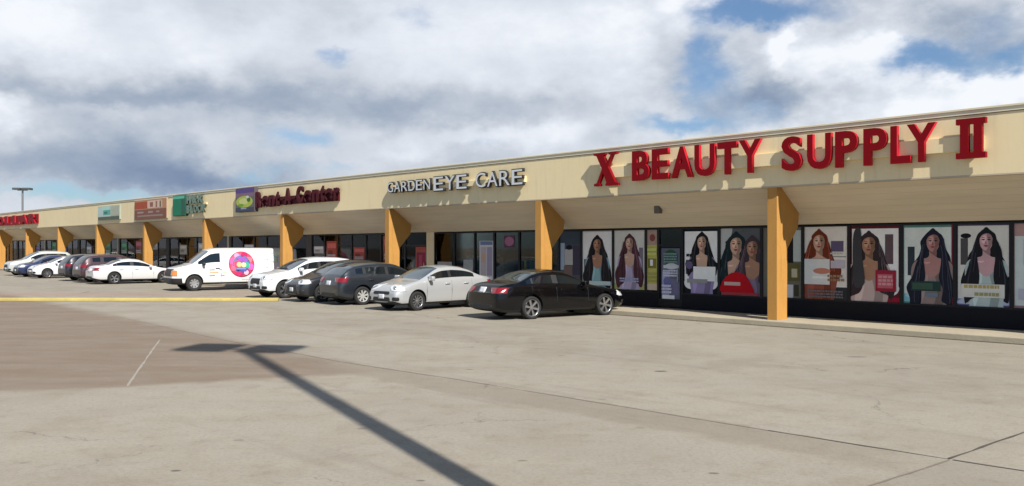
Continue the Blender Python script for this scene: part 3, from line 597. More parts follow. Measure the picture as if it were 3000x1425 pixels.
mb.build('raceway', s0)
# eye care sign
def SXo(p): return SX(p, -.2)
b2 = SXo(1133); s2 = sign_root('shop_sign', b2, 4.3, 'white channel letters reading GARDEN EYE CARE above the dark shop windows')
def word(root, basex, txt, a, b_, z, h, fm, sm_, dep=.10, y=-.10, bold=.03, sx=SXo, edge=None):
    x0, x1 = sx(a), sx(b_); n_ = len(txt); units = [({'I': .45, 'i': .4, 'l': .4, '-': .55, ' ': .6, 't': .6, 'r': .65, 'M': 1.25, 'W': 1.3}.get(c, 1.)) for c in txt]
    tot = sum(units); g = (x1 - x0) / (tot * 1.18); x = x0
    for c, u_ in zip(txt, units):
        if c != ' ':
            hh = h; zz = z
            if c in 'enracosu': hh = h * .72
            if c == 't': hh = h * .9
            if c == '-': hh = h * .14; zz = z + h * .33
            lt_ = put(glyph(c, g * u_, hh, dep, fm, sm_, bold), x - basex, zz, root, y)
            if edge: link('letter_edge', glyph(c, g * u_ + .07, hh + .07, dep * .8, edge, edge, bold + .03), lt_, (-.035, .003, -.035))
        x += g * u_ * 1.18
graysd = mat('grey sign return', (.03, .032, .035), .5)
word(s2, b2, 'GARDEN', 1134, 1263, .05, .40, M['white'], graysd, bold=.0, edge=graysd)
word(s2, b2, 'EYE', 1270, 1372, -.02, .52, M['white'], graysd, bold=.0, edge=graysd)
word(s2, b2, 'CARE', 1393, 1536, -.02, .52, M['white'], graysd, bold=.0, edge=graysd)
mb = MB(); mb.box(.05, SXo(1530) - b2, -.095, -.001, .06, .26, M['stucco'], .005); mb.build('raceway', s2)
# maroon rental sign with square badge
maroon = mat('maroon sign face', (.085, .008, .016), .6, spec=.15); mar2 = mat('maroon sign return', (.05, .01, .012), .6, spec=.15)
b3 = SXo(750); s3 = sign_root('shop_sign', b3, 4.12, 'dark maroon lettering beside a square purple badge on the fascia')
word(s3, b3, 'Rent', 748, 818, -.02, .80, maroon, mar2, bold=.05)
word(s3, b3, '-A-', 820, 865, .02, .80, maroon, mar2, bold=.05)
word(s3, b3, 'Center', 867, 993, .06, .80, maroon, mar2, bold=.05)
mb = MB(); mb.box(0, SXo(985) - b3, -.095, -.001, .05, .45, maroon, .005); mb.build('raceway', s3)
def boxsign(a, b_, z0, z1, layers, label, name='box_sign', face=(.6, .6, .6), dep=.22, side=(.2, .2, .2)):
    x0, x1 = SX(a, -dep), SX(b_, -dep); wd = x1 - x0
    r_ = sign_root(name, x0, z0, label)
    mb = MB(); mb.box(0, wd, -dep, -.002, 0, z1 - z0, cm(side, .5), min(.01, dep * .2)); mb.build('cabinet', r_)
    mb = MB(); H_ = z1 - z0
    mb.face([(.03, -dep - .004, .03), (wd - .03, -dep - .004, .03), (wd - .03, -dep - .004, H_ - .03), (.03, -dep - .004, H_ - .03)], cm(face))
    for k, s in enumerate(layers, 1):
        yy = -dep - .004 - .0015 * k
        if s[0] == 'r': pts = [(s[1], s[2]), (s[3], s[2]), (s[3], s[4]), (s[1], s[4])]
        else: pts = [(s[1] + s[3] * math.cos(t * PI / 12), s[2] + s[4] * math.sin(t * PI / 12)) for t in range(24)]
        mb.face([(.03 + u * (wd - .06), yy, .03 + v * (H_ - .06)) for u, v in pts], cm(s[5]))
    mb.build('sign_face', r_, fix=False); return r_, x0, wd
boxsign(690, 745, 3.92, 5.16, [('r', 0, .80, 1, 1, (.09, .06, .20)), ('r', 0, .62, 1, .80, (.19, .12, .16)), ('e', .48, .42, .46, .26, (.36, .42, .08)), ('e', .45, .44, .25, .14, (.5, .52, .2)), ('e', .72, .5, .1, .1, (.05, .14, .02)), ('e', .3, .28, .16, .06, (.14, .3, .03)), ('e', .66, .62, .08, .06, (.5, .58, .52)), ('r', 0, 0, 1, .17, (.05, .06, .09)), ('r', .3, .10, .6, .15, (.3, .32, .4))], 'square purple and lime badge sign left of the maroon lettering', face=(.12, .12, .12), side=(.10, .08, .09))
boxsign(506, 541, 3.93, 5.12, [('r', 0, .86, 1, 1, (.10, .42, .30)), ('r', .72, 0, 1, .86, (.03, .10, .07))], 'plain dark green square sign on the fascia', face=(.01, .17, .09), side=(.02, .08, .05))
b4 = SXo(545); s4 = sign_root('shop_sign', b4, 4.0, 'grey green two row lettering right of the green square sign')
gg = mat('grey green sign face', (.18, .28, .22), .5); gd = mat('dark green return', (.05, .08, .06), .5)
word(s4, b4, 'H&R', 546, 596, .60, .48, gg, gd, bold=.05); word(s4, b4, 'BLOCK', 546, 600, .05, .46, gg, gd, bold=.05)
mb = MB(); mb.box(0, SXo(598) - b4, -.06, -.001, .50, .60, M['stucco'], .005); mb.build('raceway', s4)
boxsign(394, 488, 3.86, 5.10, [('r', 0, .55, .42, .92, (.36, .07, .03)), ('r', .42, .55, .88, .95, (.58, .42, .34)), ('r', .50, .62, .60, .86, (.30, .10, .08)), ('r', .68, .58, .73, .9, (.26, .14, .08)), ('r', .80, .58, .85, .9, (.20, .14, .08)), ('r', 0, .0, 1, .5, (.20, .085, .06)), ('r', .1, .12, .9, .2, (.28, .2, .17)), ('r', .1, .3, .3, .4, (.34, .24, .22)), ('r', .45, .3, .6, .4, (.34, .24, .22)), ('r', .7, .3, .8, .4, (.32, .22, .18))], 'orange, brown and pink sign box left of the green square sign', face=(.42, .22, .12), side=(.36, .26, .18), dep=.10)
boxsign(287, 350, 3.98, 4.95, [('r', 0, .25, .25, 1, (.42, .52, .50)), ('r', .2, .72, .55, 1, (.38, .62, .54)), ('r', .25, .35, .6, .72, (.10, .36, .28)), ('r', .62, .25, 1, .95, (.38, .40, .32)), ('r', .0, 0, 1, .22, (.08, .11, .08)), ('r', .3, .45, .45, .6, (.04, .16, .12))], 'small mint green and white sign box near the far left', face=(.45, .5, .45), side=(.30, .34, .28), dep=.10)
b6 = SXo(-150); s6 = sign_root('shop_sign', b6, 4.1, 'bright red lettering cut off by the left edge of the photo')
word(s6, b6, 'FAMILY', -148, -40, -.04, .84, M['red'], M['redside_lit'], bold=.06); word(s6, b6, 'DOLLAR', -28, 108, -.04, .84, M['red'], M['redside_lit'], bold=.06)
mb = MB(); mb.box(0, SXo(106) - b6, -.095, -.001, .0, .76, M['red'], .005); mb.build('raceway', s6)

# ------------------------------------------------------------------ kerb of the traffic island
mb = MB(); mb.box(-42, 0, 0, .22, .001, .125, M['yellow'], .02)
kb = mb.build('traffic_kerb', None, (-9.12, 34.55, 0), 0)
tag(kb, 'long yellow painted kerb lying across the lot left of the dark cars', 'kerb')

# ------------------------------------------------------------------ light poles
def light_pole(loc, h, rz, label, arm=.72):
    r_ = empty('light_pole', loc, rz); tag(r_, label, 'lamp post', 'twin headed light poles of the lot')
    mb = MB(); mb.cyl((0, 0, 0), (0, 0, .7), .28, .28, M['walk'], 24); mb.build('base', r_)
    mb = MB(); mb.prism([(-.105, -.105), (.105, -.105), (.105, .105), (-.105, .105)], 'z', .7, h, M['galv'])
    mb.build('pole', r_)
    mb = MB(); mb.box(-arm, arm, -.04, .04, h + .001, h + .09, M['bronze']); mb.build('crossarm', r_)
    for s_ in (-1, 1):
        a, b_ = sorted((s_ * .16, s_ * 1.22)); mb = MB(); mb.box(a, b_, -.60, .60, h + .0915, h + .40, M['bronze'], .04)
        hd = mb.build('lamp_head', r_)
        mb = MB(); mb.box(a + .08, b_ - .08, -.42, .42, h + .08, h + .0905, M['lamp']); mb.build('lens', hd)
    return r_
light_pole((2.44, 2.35, 0), 16.0, R(-10), 'tall twin headed light pole just outside the frame whose shadow crosses the lot')
light_pole((-71.7, 130, 0), 10.4, R(4), 'far twin headed light pole rising behind the building at the left')

# ------------------------------------------------------------------ vehicles
def interp(pts, x):
    if x <= pts[0][0]: return pts[0][1]
    for (a, ya), (b_, yb) in zip(pts, pts[1:]):
        if x <= b_:
            t = (x - a) / (b_ - a); return ya + (yb - ya) * t
    return pts[-1][1]
def finish(me, ang=38):
    bm = bmesh.new(); bm.from_mesh(me)
    for e_ in bm.edges:
        e_.smooth = not (len(e_.link_faces) == 2 and e_.calc_face_angle(0) > R(ang))
    for f in bm.faces: f.smooth = True
    bm.to_mesh(me); bm.free()
def car(name, spec, paint, loc, heading, label, cat, group, seed=0, ref='front_left'):
    L, Wd, H = spec['L'], spec['W'], spec['H']; top = spec['top']; belt = spec['belt']; hw = Wd / 2
    fo, wb, wr = spec['fo'], spec['wb'], spec['wr']; z0 = spec.get('z0', .2)
    ws, we = spec['shield']; rs, re = spec['rear']; wins = spec['wins']; tum = spec.get('tum', .19)
    st = sorted(set([0, .03, .12, .28, .5, .8] + [p[0] for p in top if 0 < p[0] < L] + [ws, we, rs, re] + [v for p in wins for v in p] + [L - .5, L - .28, L - .12, L - .03, L]))
    ss_ = [st[0]]
    for v in st[1:]:
        if v - ss_[-1] > .022: ss_.append(v)
    ss_[-1] = L; st = ss_
    def width(s):
        f = 1 - .20 * max(0, 1 - s / .55) ** 2.2 - .13 * max(0, 1 - (L - s) / .5) ** 2.4
        if s < .001: f -= .05
        if s > L - .001: f -= .04
        return hw * f
    bm = bmesh.new(); rings = []
    for s in st:
        zt = interp(top, s); zb = min(interp(belt, s), zt - .02); w_ = width(s)
        zz0 = z0 + .10 * max(0, 1 - s / .25) + .12 * max(0, 1 - (L - s) / .35)
        g = min(1, max(0, (zt - zb - .02) / (H - interp(belt, L * .5) - .02)))
        wt = w_ * (.90 - tum * g); zr = zt - .055 * min(1, g * 2.5) - .012
        pts = [(0, zz0), (.82 * w_, zz0), (.955 * w_, zz0 + .05), (.99 * w_, zz0 + .42 * (zb - zz0)), (1.0 * w_, zz0 + .72 * (zb - zz0)), (.955 * w_, zb)]
        a = (.93 * w_, zb + .008); b_ = (wt, zr)
        lp = lambda t: (a[0] + (b_[0] - a[0]) * t, a[1] + (b_[1] - a[1]) * t)
        pts += [lp(.07), lp(.86), b_, (wt * .62, zt - .006 - .01 * g), (0, zt)]
        ring = [bm.verts.new((L / 2 - s, y, z)) for y, z in pts] + [bm.verts.new((L / 2 - s, -y, z)) for y, z in pts[-2:0:-1]]
        rings.append(ring)
    n_ = len(rings[0]); half = 10
    def row(i): return i if i < half else (2 * half - 1 - i)
    for (A, Bq, s_a, s_b) in zip(rings, rings[1:], st, st[1:]):
        sm_ = (s_a + s_b) / 2
        for i in range(n_):
            j = (i + 1) % n_; f = bm.faces.new((A[i], A[j], Bq[j], Bq[i])); rr = row(i); mi = 0
            if rr <= 1: mi = 5
            elif rr in (8, 9) and ws < sm_ < we: mi = 1
            elif rr in (8, 9) and rs < sm_ < re: mi = 3
            elif rr == 6:
                for wi, (a_, c_) in enumerate(wins):
                    if a_ < sm_ < c_: mi = 2
                if mi == 0 and wins[0][0] < sm_ < wins[-1][1]: mi = 5
            f.material_index = mi
    for ring, flip in ((rings[0], False), (rings[-1], True)):
        for i in range(half):
            a, b_, c, d = ring[i], ring[i + 1], ring[(n_ - i - 1) % n_], ring[(n_ - i) % n_]
            vs = [a, b_, c] if i == 0 else ([a, b_, d] if i == half - 1 else [a, b_, c, d])
            try: bm.faces.new(vs if flip else vs[::-1])
            except ValueError: pass
    bmesh.ops.recalc_face_normals(bm, faces=bm.faces)
    me = bpy.data.meshes.new('b'); bm.to_mesh(me); bm.free()
    ms = [paint, M['wglass'], M['cglass'], spec.get('rglass', M['cglass']), M['trim'], M['trim']]
    for m in ms: me.materials.append(m)
    ob = bpy.data.objects.new('b', me); COL.objects.link(ob)
    sb = ob.modifiers.new('s', 'SUBSURF'); sb.levels = 2; sb.render_levels = 2
    cb = MB()
    for m in ms: cb.mi(m)
    for xw in (L / 2 - fo, L / 2 - fo - wb):
        for sy in (-1, 1):
            y0, y1 = sorted((sy * (hw - .26), sy * (hw + .2)))
            cb.cyl((xw, y0, wr + .02), (xw, y1, wr + .02), wr + .055, wr + .055, M['trim'], 40)
    cutter = cb.build('c')
    for p in cutter.data.polygons: p.material_index = 4
    bo = ob.modifiers.new('b', 'BOOLEAN'); bo.operation = 'DIFFERENCE'; bo.solver = 'EXACT'; bo.object = cutter
    bpy.context.view_layer.update()
    full = bpy.data.meshes.new_from_object(ob.evaluated_get(bpy.context.evaluated_depsgraph_get()))
    bpy.data.objects.remove(ob); bpy.data.objects.remove(cutter)
    bm = bmesh.new(); bm.from_mesh(full); bvh = BVHTree.FromBMesh(bm); bm.free()
    root = empty(name, loc, heading); tag(root, label, cat, group)
    def part(ids, nm, test=None, parent=root):
        b = bmesh.new(); b.from_mesh(full)
        kill = [f for f in b.faces if f.material_index not in ids or (test and not test(f.calc_center_median()))]
        bmesh.ops.delete(b, geom=kill, context='FACES')
        if not b.faces: b.free(); return None
        m_ = bpy.data.meshes.new(nm); b.to_mesh(m_); b.free()
        for m in full.materials: m_.materials.append(m)
        finish(m_); return link(nm, m_, parent)
    body = part({0}, 'body'); part({4, 5}, 'underbody'); part({1}, 'windscreen'); part({3}, 'rear_window')
    for a_, c_ in wins:
        for sy in (-1, 1): part({2}, 'side_window', lambda c, a_=a_, c_=c_, sy=sy: c.y * sy > 0 and L / 2 - c_ - .01 < c.x < L / 2 - a_ + .01)
    # a patch moulded onto the bodywork: outline (u, v) seen along direction d
    def patch(nm, org, d, u, v, outline, m, off=.006, parent=root, nr=5, lift=0):
        org, d, u, v = Vector(org), Vector(d).normalized(), Vector(u).normalized(), Vector(v)
        cx_ = sum(p[0] for p in outline) / len(outline); cy_ = sum(p[1] for p in outline) / len(outline)
        k = MB(); last = None; prev = None
        def hit(a, b_):
            nonlocal last
            o_ = org + u * a + v * b_; h_ = bvh.ray_cast(o_ - d * 3, d, 6)
            if h_[0] is None: return last
            last = h_[0] + h_[1] * off - d * off * .3; return last
        dense = []
        for i in range(len(outline)):
            a, b_ = outline[i], outline[(i + 1) % len(outline)]
            q_ = max(1, int(math.hypot(a[0] - b_[0], a[1] - b_[1]) / .07))
            for t in range(q_): dense.append((a[0] + (b_[0] - a[0]) * t / q_, a[1] + (b_[1] - a[1]) * t / q_))
        c0 = hit(cx_, cy_)
        if c0 is None: k.bm.free(); return None
        cv = k.bm.verts.new(c0); rg = []
        for r_ in range(1, nr + 1):
            rr = []
            for a, b_ in dense:
                h_ = hit(cx_ + (a - cx_) * r_ / nr, cy_ + (b_ - cy_) * r_ / nr); rr.append(k.bm.verts.new(h_))
            rg.append(rr)
        q = len(dense)
        for i in range(q): k.bm.faces.new((cv, rg[0][i], rg[0][(i + 1) % q]))
        for A, Bq in zip(rg, rg[1:]):
            for i in range(q): k.bm.faces.new((A[i], Bq[i], Bq[(i + 1) % q], A[(i + 1) % q]))
        sk = [k.bm.verts.new(v_.co + d * (off + .03)) for v_ in rg[-1]]
        for i in range(q): k.bm.faces.new((rg[-1][i], sk[i], sk[(i + 1) % q], rg[-1][(i + 1) % q]))
        k.mi(m)
        for f in k.bm.faces: f.smooth = True
        return k.build(nm, parent)
    def rect(a, b_, c, d_, rr=.02): return [(a + rr, b_), (c - rr, b_), (c, b_ + rr), (c, d_ - rr), (c - rr, d_), (a + rr, d_), (a, d_ - rr), (a, b_ + rr)]
    F = (-1, 0, 0); Bk = (1, 0, 0); Z = (0, 0, 1)
    hz = spec['head_z']; tz = spec['tail_z']
    for sy in (-1, 1):
        dd = (-.62, -sy * .78, 0); uu = (.78, -sy * .62, 0)
        o_ = (L / 2 - .14, sy * (hw * .80), hz)
        hl = patch('headlight', o_, dd, uu, Z, spec.get('head', [(-.30, -.05), (-.20, -.09), (.22, -.10), (.26, .0), (.1, .09), (-.22, .08)]), spec.get('headm', M['lamp']), .008)
        if hl and spec.get('bulb', True):
            patch('bulb', o_, dd, uu, Z, [(.09 + .055 * math.cos(t), .055 * math.sin(t)) for t in [i * PI / 5 for i in range(10)]], M['chrome'], .014, hl, 2)
        dd = (.70, -sy * .71, 0); uu = (-.71, -sy * .70, 0)
        patch('taillight', (-L / 2 + .12, sy * (hw * .84), tz), dd, uu, Z, spec.get('tailo', [(-.22, -.09), (.24, -.09), (.28, .07), (-.25, .08)]), M['tail'], .008)
        # side: handles, seams, rocker
        sd_ = (0, -sy, 0)
        for hx in spec['handles']:
            patch('door_handle', (L / 2 - hx, 0, spec['hz']), sd_, (1, 0, 0), Z, rect(-.1, -.018, .1, .018, .01), spec.get('hm', paint), .028, nr=2)
        for sx_ in spec['seams']:
            patch('door_seam', (L / 2 - sx_, 0, 0), sd_, (1, 0, 0), Z, [(-.007, z0 + .12), (.007, z0 + .12), (.007, interp(belt, sx_) - .02), (-.007, interp(belt, sx_) - .02)], M['trim'], .003, nr=1)
        # mirror
        mx = L / 2 - spec['mirror'][0]; mz = spec['mirror'][1]; k = MB()
        a, b_ = sorted((sy * (hw * .93), sy * (hw + .17))); k.box(mx - .06, mx + .07, a, b_, mz, mz + .15, spec.get('mm', paint), .03)
        mo = k.build('mirror', root)
        for p in mo.data.polygons: p.use_smooth = True
    patch('grille', (L / 2, 0, spec['grille'][0]), F, (0, 1, 0), Z, rect(-hw * spec['grille'][2], -spec['grille'][1], hw * spec['grille'][2], spec['grille'][1], .04), spec.get('grm', M['trim']), .006)
    patch('air_intake', (L / 2, 0, z0 + .20), F, (0, 1, 0), Z, rect(-hw * .52, -.07, hw * .52, .07, .04), M['trim'], .006)
    if spec.get('fog', True):
        for sy in (-1, 1): patch('fog_light_bezel', (L / 2 - .1, sy * hw * .74, z0 + .22), (-.8, -sy * .6, 0), (.6, -sy * .8, 0), Z, rect(-.13, -.06, .11, .06, .03), M['trim'], .008)
    pf = patch('licence_plate', (L / 2, 0, spec.get('fpz', .48)), F, (0, 1, 0), Z, rect(-.15, -.075, .15, .075, .01), M['plate'], .014, nr=2)
    patch('licence_plate', (-L / 2, spec.get('rpy', 0), spec['rplate']), Bk, (0, 1, 0), Z, rect(-.155, -.078, .155, .078, .01), M['plate'], .016, nr=2)
    patch('rear_valance', (-L / 2, 0, z0 + .20), Bk, (0, 1, 0), Z, rect(-hw * .6, -.07, hw * .6, .06, .04), M['trim'], .006)
    # wheels
    rimm = spec.get('rim', M['alloy'])
    for xw in (L / 2 - fo, L / 2 - fo - wb):
        for sy in (-1, 1):
            yc = sy * (hw - .115); T = .105; ri = wr * spec.get('rimr', .68)
            k = MB(); k.lathe([(.001, sy * .0), (ri * .95, sy * .0)], xw, yc, wr, M['trim']); wl = k.build('wheel', root)
            k = MB(); k.lathe([(ri * .98, -T * .8), (ri, -T), (wr * .93, -T), (wr * .985, -T * .8), (wr, -T * .45), (wr, T * .45), (wr * .985, T * .8), (wr * .93, T), (ri, T), (ri * .98, T * .8), (ri * .98, -T * .8)], xw, yc, wr, M['rubber'], 40); k.build('tyre', wl)
            k = MB(); k.lathe([(ri * .975, -T * .8), (ri * .975, T * .78), (ri * 1.0, T * .92), (ri * .93, T * .9), (ri * .90, T * .5)] if sy > 0 else [(ri * .975, T * .8), (ri * .975, -T * .78), (ri * 1.0, -T * .92), (ri * .93, -T * .9), (ri * .90, -T * .5)], xw, yc, wr, rimm, 40)
            k.cyl((xw, yc + sy * T * .2, wr), (xw, yc + sy * T * .72, wr), ri * .22, ri * .18, rimm, 16)
            ns = spec.get('spokes', 5)
            for q in range(ns):
                an = 2 * PI * q / ns + seed; c_, s_ = math.cos(an), math.sin(an); ww = ri * spec.get('spw', .13)
                ptsq = [(-ww * .8, ri * .12), (ww * .8, ri * .12), (ww * 1.3, ri * .93), (-ww * 1.3, ri * .93)]
                A = [k.bm.verts.new((xw + (a * c_ - b_ * s_), yc + sy * T * (.62 if b_ < ri * .5 else .80), wr + (a * s_ + b_ * c_))) for a, b_ in ptsq]
                Bq = [k.bm.verts.new((v_.co.x, yc + sy * T * .35, v_.co.z)) for v_ in A]
                k.bm.faces.new(A); k.bm.faces.new(Bq[::-1])
                for i in range(4): k.bm.faces.new((A[i], Bq[i], Bq[(i + 1) % 4], A[(i + 1) % 4]))
            k.build('rim', wl)
    bpy.data.meshes.remove(full)
    return root, patch

def paint(name, c, metal=.35, rough=.35): return mat(name, c, rough, metal=metal, coat=.9, spec=.5)
SEDAN = dict(L=4.78, W=1.84, H=1.45, fo=.95, wb=2.77, wr=.335, z0=.19,
    top=[(0, .60), (.06, .70), (.3, .80), (.8, .89), (1.3, .955), (1.62, 1.12), (2.05, 1.335), (2.35, 1.425), (2.75, 1.455), (3.15, 1.43), (3.5, 1.355), (3.95, 1.16), (4.18, 1.09), (4.55, 1.07), (4.72, 1.02), (4.78, .80)],
    belt=[(0, .56), (.3, .74), (1.3, .90), (2.5, .93), (3.6, .98), (4.3, 1.00), (4.78, .78)],
    shield=(1.3, 2.2), rear=(3.30, 4.05), wins=[(1.72, 2.68), (2.78, 3.55), (3.58, 3.80)], head_z=.68, tail_z=.86, handles=(2.5, 3.35), hz=.84, seams=(1.55, 2.73, 3.62), mirror=(1.75, .93),
    grille=(.56, .10, .40), rplate=.80)
SMALL = dict(SEDAN, L=4.40, W=1.74, H=1.50, fo=.86, wb=2.53, wr=.32,
    top=[(0, .58), (.05, .74), (.25, .85), (.7, .96), (1.02, 1.02), (1.35, 1.20), (1.75, 1.40), (2.05, 1.475), (2.5, 1.50), (2.95, 1.46), (3.3, 1.37), (3.68, 1.19), (3.88, 1.12), (4.2, 1.11), (4.35, 1.04), (4.40, .80)],
    belt=[(0, .56), (.25, .78), (1.02, .96), (2.3, .98), (3.4, 1.02), (4.0, 1.03), (4.40, .78)],
    shield=(1.02, 1.9), rear=(3.05, 3.78), wins=[(1.35, 2.3), (2.39, 3.2), (3.22, 3.40)], head_z=.76, tail_z=.88, handles=(2.15, 3.0), hz=.87, seams=(1.25, 2.35, 3.28), mirror=(1.40, .98),
    grille=(.60, .05, .5), rplate=.82, spokes=10, spw=.07, head=[(-.28, -.10), (-.12, -.12), (.22, -.09), (.26, .02), (.14, .12), (-.16, .11)])
HATCH = dict(SEDAN, L=4.45, W=1.80, H=1.56, fo=.88, wb=2.62, wr=.335,
    top=[(0, .60), (.05, .76), (.3, .90), (.8, 1.00), (1.05, 1.04), (1.4, 1.24), (1.85, 1.46), (2.15, 1.53), (2.6, 1.56), (3.2, 1.54), (3.7, 1.47), (4.0, 1.36), (4.28, 1.12), (4.40, .95), (4.45, .72)],
    belt=[(0, .58), (.3, .82), (1.05, .97), (2.4, 1.0), (3.6, 1.07), (4.2, 1.06), (4.45, .70)],
    shield=(1.05, 2.0), rear=(3.80, 4.30), wins=[(1.4, 2.4), (2.5, 3.35), (3.42, 3.75)], head_z=.78, tail_z=.92, handles=(2.25, 3.15), hz=.9, seams=(1.3, 2.45, 3.38), mirror=(1.45, 1.0), rplate=.80, spokes=8, spw=.12, rim=M['alloy'])
SUV = dict(SEDAN, L=4.65, W=1.86, H=1.70, fo=.90, wb=2.72, wr=.36, z0=.24,
    top=[(0, .68), (.05, .86), (.25, 1.0), (.8, 1.10), (1.15, 1.14), (1.5, 1.34), (1.95, 1.58), (2.25, 1.66), (2.7, 1.70), (3.6, 1.68), (4.1, 1.62), (4.35, 1.45), (4.55, 1.18), (4.63, 1.0), (4.65, .75)],
    belt=[(0, .66), (.25, .92), (1.15, 1.07), (2.4, 1.10), (4.0, 1.15), (4.4, 1.12), (4.65, .73)],
    shield=(1.15, 2.1), rear=(4.16, 4.56), wins=[(1.5, 2.5), (2.6, 3.45), (3.55, 4.05)], head_z=.86, tail_z=1.0, handles=(2.35, 3.25), hz=1.0, seams=(1.42, 2.55, 3.5), mirror=(1.6, 1.1), grille=(.70, .12, .45), fpz=.52, rplate=.86)
VAN = dict(SEDAN, L=6.50, W=2.01, H=2.09, fo=1.02, wb=4.15, wr=.375, z0=.30, tum=.10,
    top=[(0, .80), (.05, 1.04), (.2, 1.13), (.7, 1.24), (.92, 1.29), (1.2, 1.52), (1.52, 1.80), (1.80, 2.01), (2.05, 2.07), (2.6, 2.09), (5.2, 2.09), (6.1, 2.07), (6.35, 1.98), (6.46, 1.70), (6.50, 1.0)],
    belt=[(0, .78), (.2, 1.02), (.92, 1.20), (2.6, 1.22), (6.1, 1.22), (6.5, .98)],
    shield=(.94, 1.76), rear=(6.37, 6.45), wins=[(1.22, 2.22)], head_z=.86, tail_z=1.1, handles=(2.12,), hz=1.08, hm=M['trim'], seams=(1.22, 2.30, 3.55), mirror=(1.45, 1.22), mm=M['trim'], grille=(.88, .17, .80), fog=False, headm=M['amber'], bulb=False,
    head=[(-.16, -.14), (.20, -.14), (.20, .13), (-.16, .13)], fpz=.5, rplate=.62, rim=mat('steel rim', (.42, .42, .42), .4, metal=.5), spokes=8, spw=.17, rimr=.60)
OUT = math.atan2(-HYv.y, -HYv.x); IN = math.atan2(HYv.y, HYv.x)
GRP = 'vehicles parked along the shop fronts'
def park(nm, spec, pt, wheel, side, direction, head_off, label, cat, seed=0):
    """pt: where one wheel touches the lot; wheel 0 front 1 rear; side +1 left, -1 right"""
    hd = direction + R(head_off); f = Vector((math.cos(hd), math.sin(hd), 0)); l_ = Vector((-f.y, f.x, 0))
    xw = spec['L'] / 2 - spec['fo'] - (spec['wb'] if wheel else 0)
    o_ = Vector(pt) - f * xw - l_ * side * (spec['W'] / 2 - .06)
    return car(nm, spec, *pt_paint.pop(0), (o_.x, o_.y, 0), hd, label, cat, GRP, seed)
pt_paint = [[mat('black car paint', (.002, .002, .003), .2, coat=.4, spec=.3)], [paint('silver car paint', (.50, .51, .515), .35, .34)], [paint('charcoal car paint', (.020, .025, .033), .3, .35)], [paint('dark grey car paint', (.022, .025, .030), .3, .35)],
            [paint('white car paint', (.72, .74, .74), .0, .35)], [paint('van white paint', (.74, .74, .73), .0, .4)], [paint('pearl white car paint', (.68, .67, .68), .1, .35)], [paint('brown car paint', (.06, .028, .032), .3, .4)],
            [paint('blue black car paint', (.014, .015, .022), .3, .35)], [paint('plain white car paint', (.74, .74, .76), .0, .35)], [paint('blue car paint', (.018, .028, .09), .3, .35)], [paint('light grey car paint', (.50, .53, .50), .2, .4)]]
# black sedan, nearest
park('parked_car', dict(SEDAN, L=4.82, fo=.86, rglass=M['wglass'], rimr=.76, spokes=6, spw=.11, rplate=.86, rpy=0), G(1557, 936), 1, -1, IN, -9, 'glossy black sedan parked nose in, nearest to the first column', 'car', .3)
park('parked_car', SMALL, G(1222, 911), 0, 1, OUT, 2, 'silver compact sedan parked nose out beside the black sedan', 'car', .1)
park('parked_car', dict(HATCH, rglass=M['wglass'], rim=mat('silver hubcap', (.55, .55, .52), .4, metal=.3)), G(1062, 894), 1, -1, IN, -4, 'charcoal hatchback parked nose in behind the silver sedan', 'car', .2)
def park_l(nm, spec, x, nose_y, direction, off, label, cat, seed=0):   # nose_y: how far its outer end stands in front of the fascia
    hd = direction + R(off); f = Vector((math.cos(hd), math.sin(hd), 0)); s_ = 1 if direction == OUT else -1
    o_ = W(x, nose_y) - f * s_ * spec['L'] / 2
    return car(nm, spec, *pt_paint.pop(0), (o_.x, o_.y, 0), hd, label, cat, GRP, seed)
park_l('parked_car', dict(HATCH, H=1.60, top=[(a_, z_ + (.05 if z_ > 1. else 0)) for a_, z_ in HATCH['top']]), -18.0, -4.25, OUT, -3, 'dark grey crossover parked nose out, between the white crossover and the charcoal hatchback', 'car', .4)
park_l('parked_car', SUV, -21.2, -4.15, OUT, -2, 'white crossover parked nose out in front of the white van tail', 'car', .5)
vspec = VAN
hd = OUT; f = Vector((math.cos(hd), math.sin(hd), 0)); l_ = Vector((-f.y, f.x, 0))
van, vpatch = park('parked_van', VAN, G(569, 853), 0, 1, OUT, -9, 'white cargo van with a round red and purple emblem on its side', 'van', .1)
park('parked_car', dict(SEDAN, L=4.85, H=1.40), G(335, 833), 1, -1, IN, -3, 'white low sedan parked nose in left of the white van', 'car', .7)
park_l('parked_car', SUV, -43.4, -4.35, IN, 0, 'maroon brown crossover parked nose in left of the low white sedan', 'car', .4)
park_l('parked_car', SUV, -46.8, -4.2, IN, 0, 'blue black crossover parked nose in left of the maroon brown one', 'car', .4)
park_l('parked_car', SMALL, -53.3, -4.3, OUT, 0, 'small white sedan parked nose out beside the little blue car', 'car', .4)
park_l('parked_car', HATCH, -56.9, -4.3, OUT, 0, 'little blue hatchback parked nose out near the left edge', 'car', .4)
park_l('parked_car', dict(SUV, H=1.85, top=[(s, z + (.15 if z > 1.2 else .05)) for s, z in SUV['top']]), -61.2, -3.9, OUT, 0, 'pale grey tall crossover cut off by the left edge of the photo', 'car', .4)

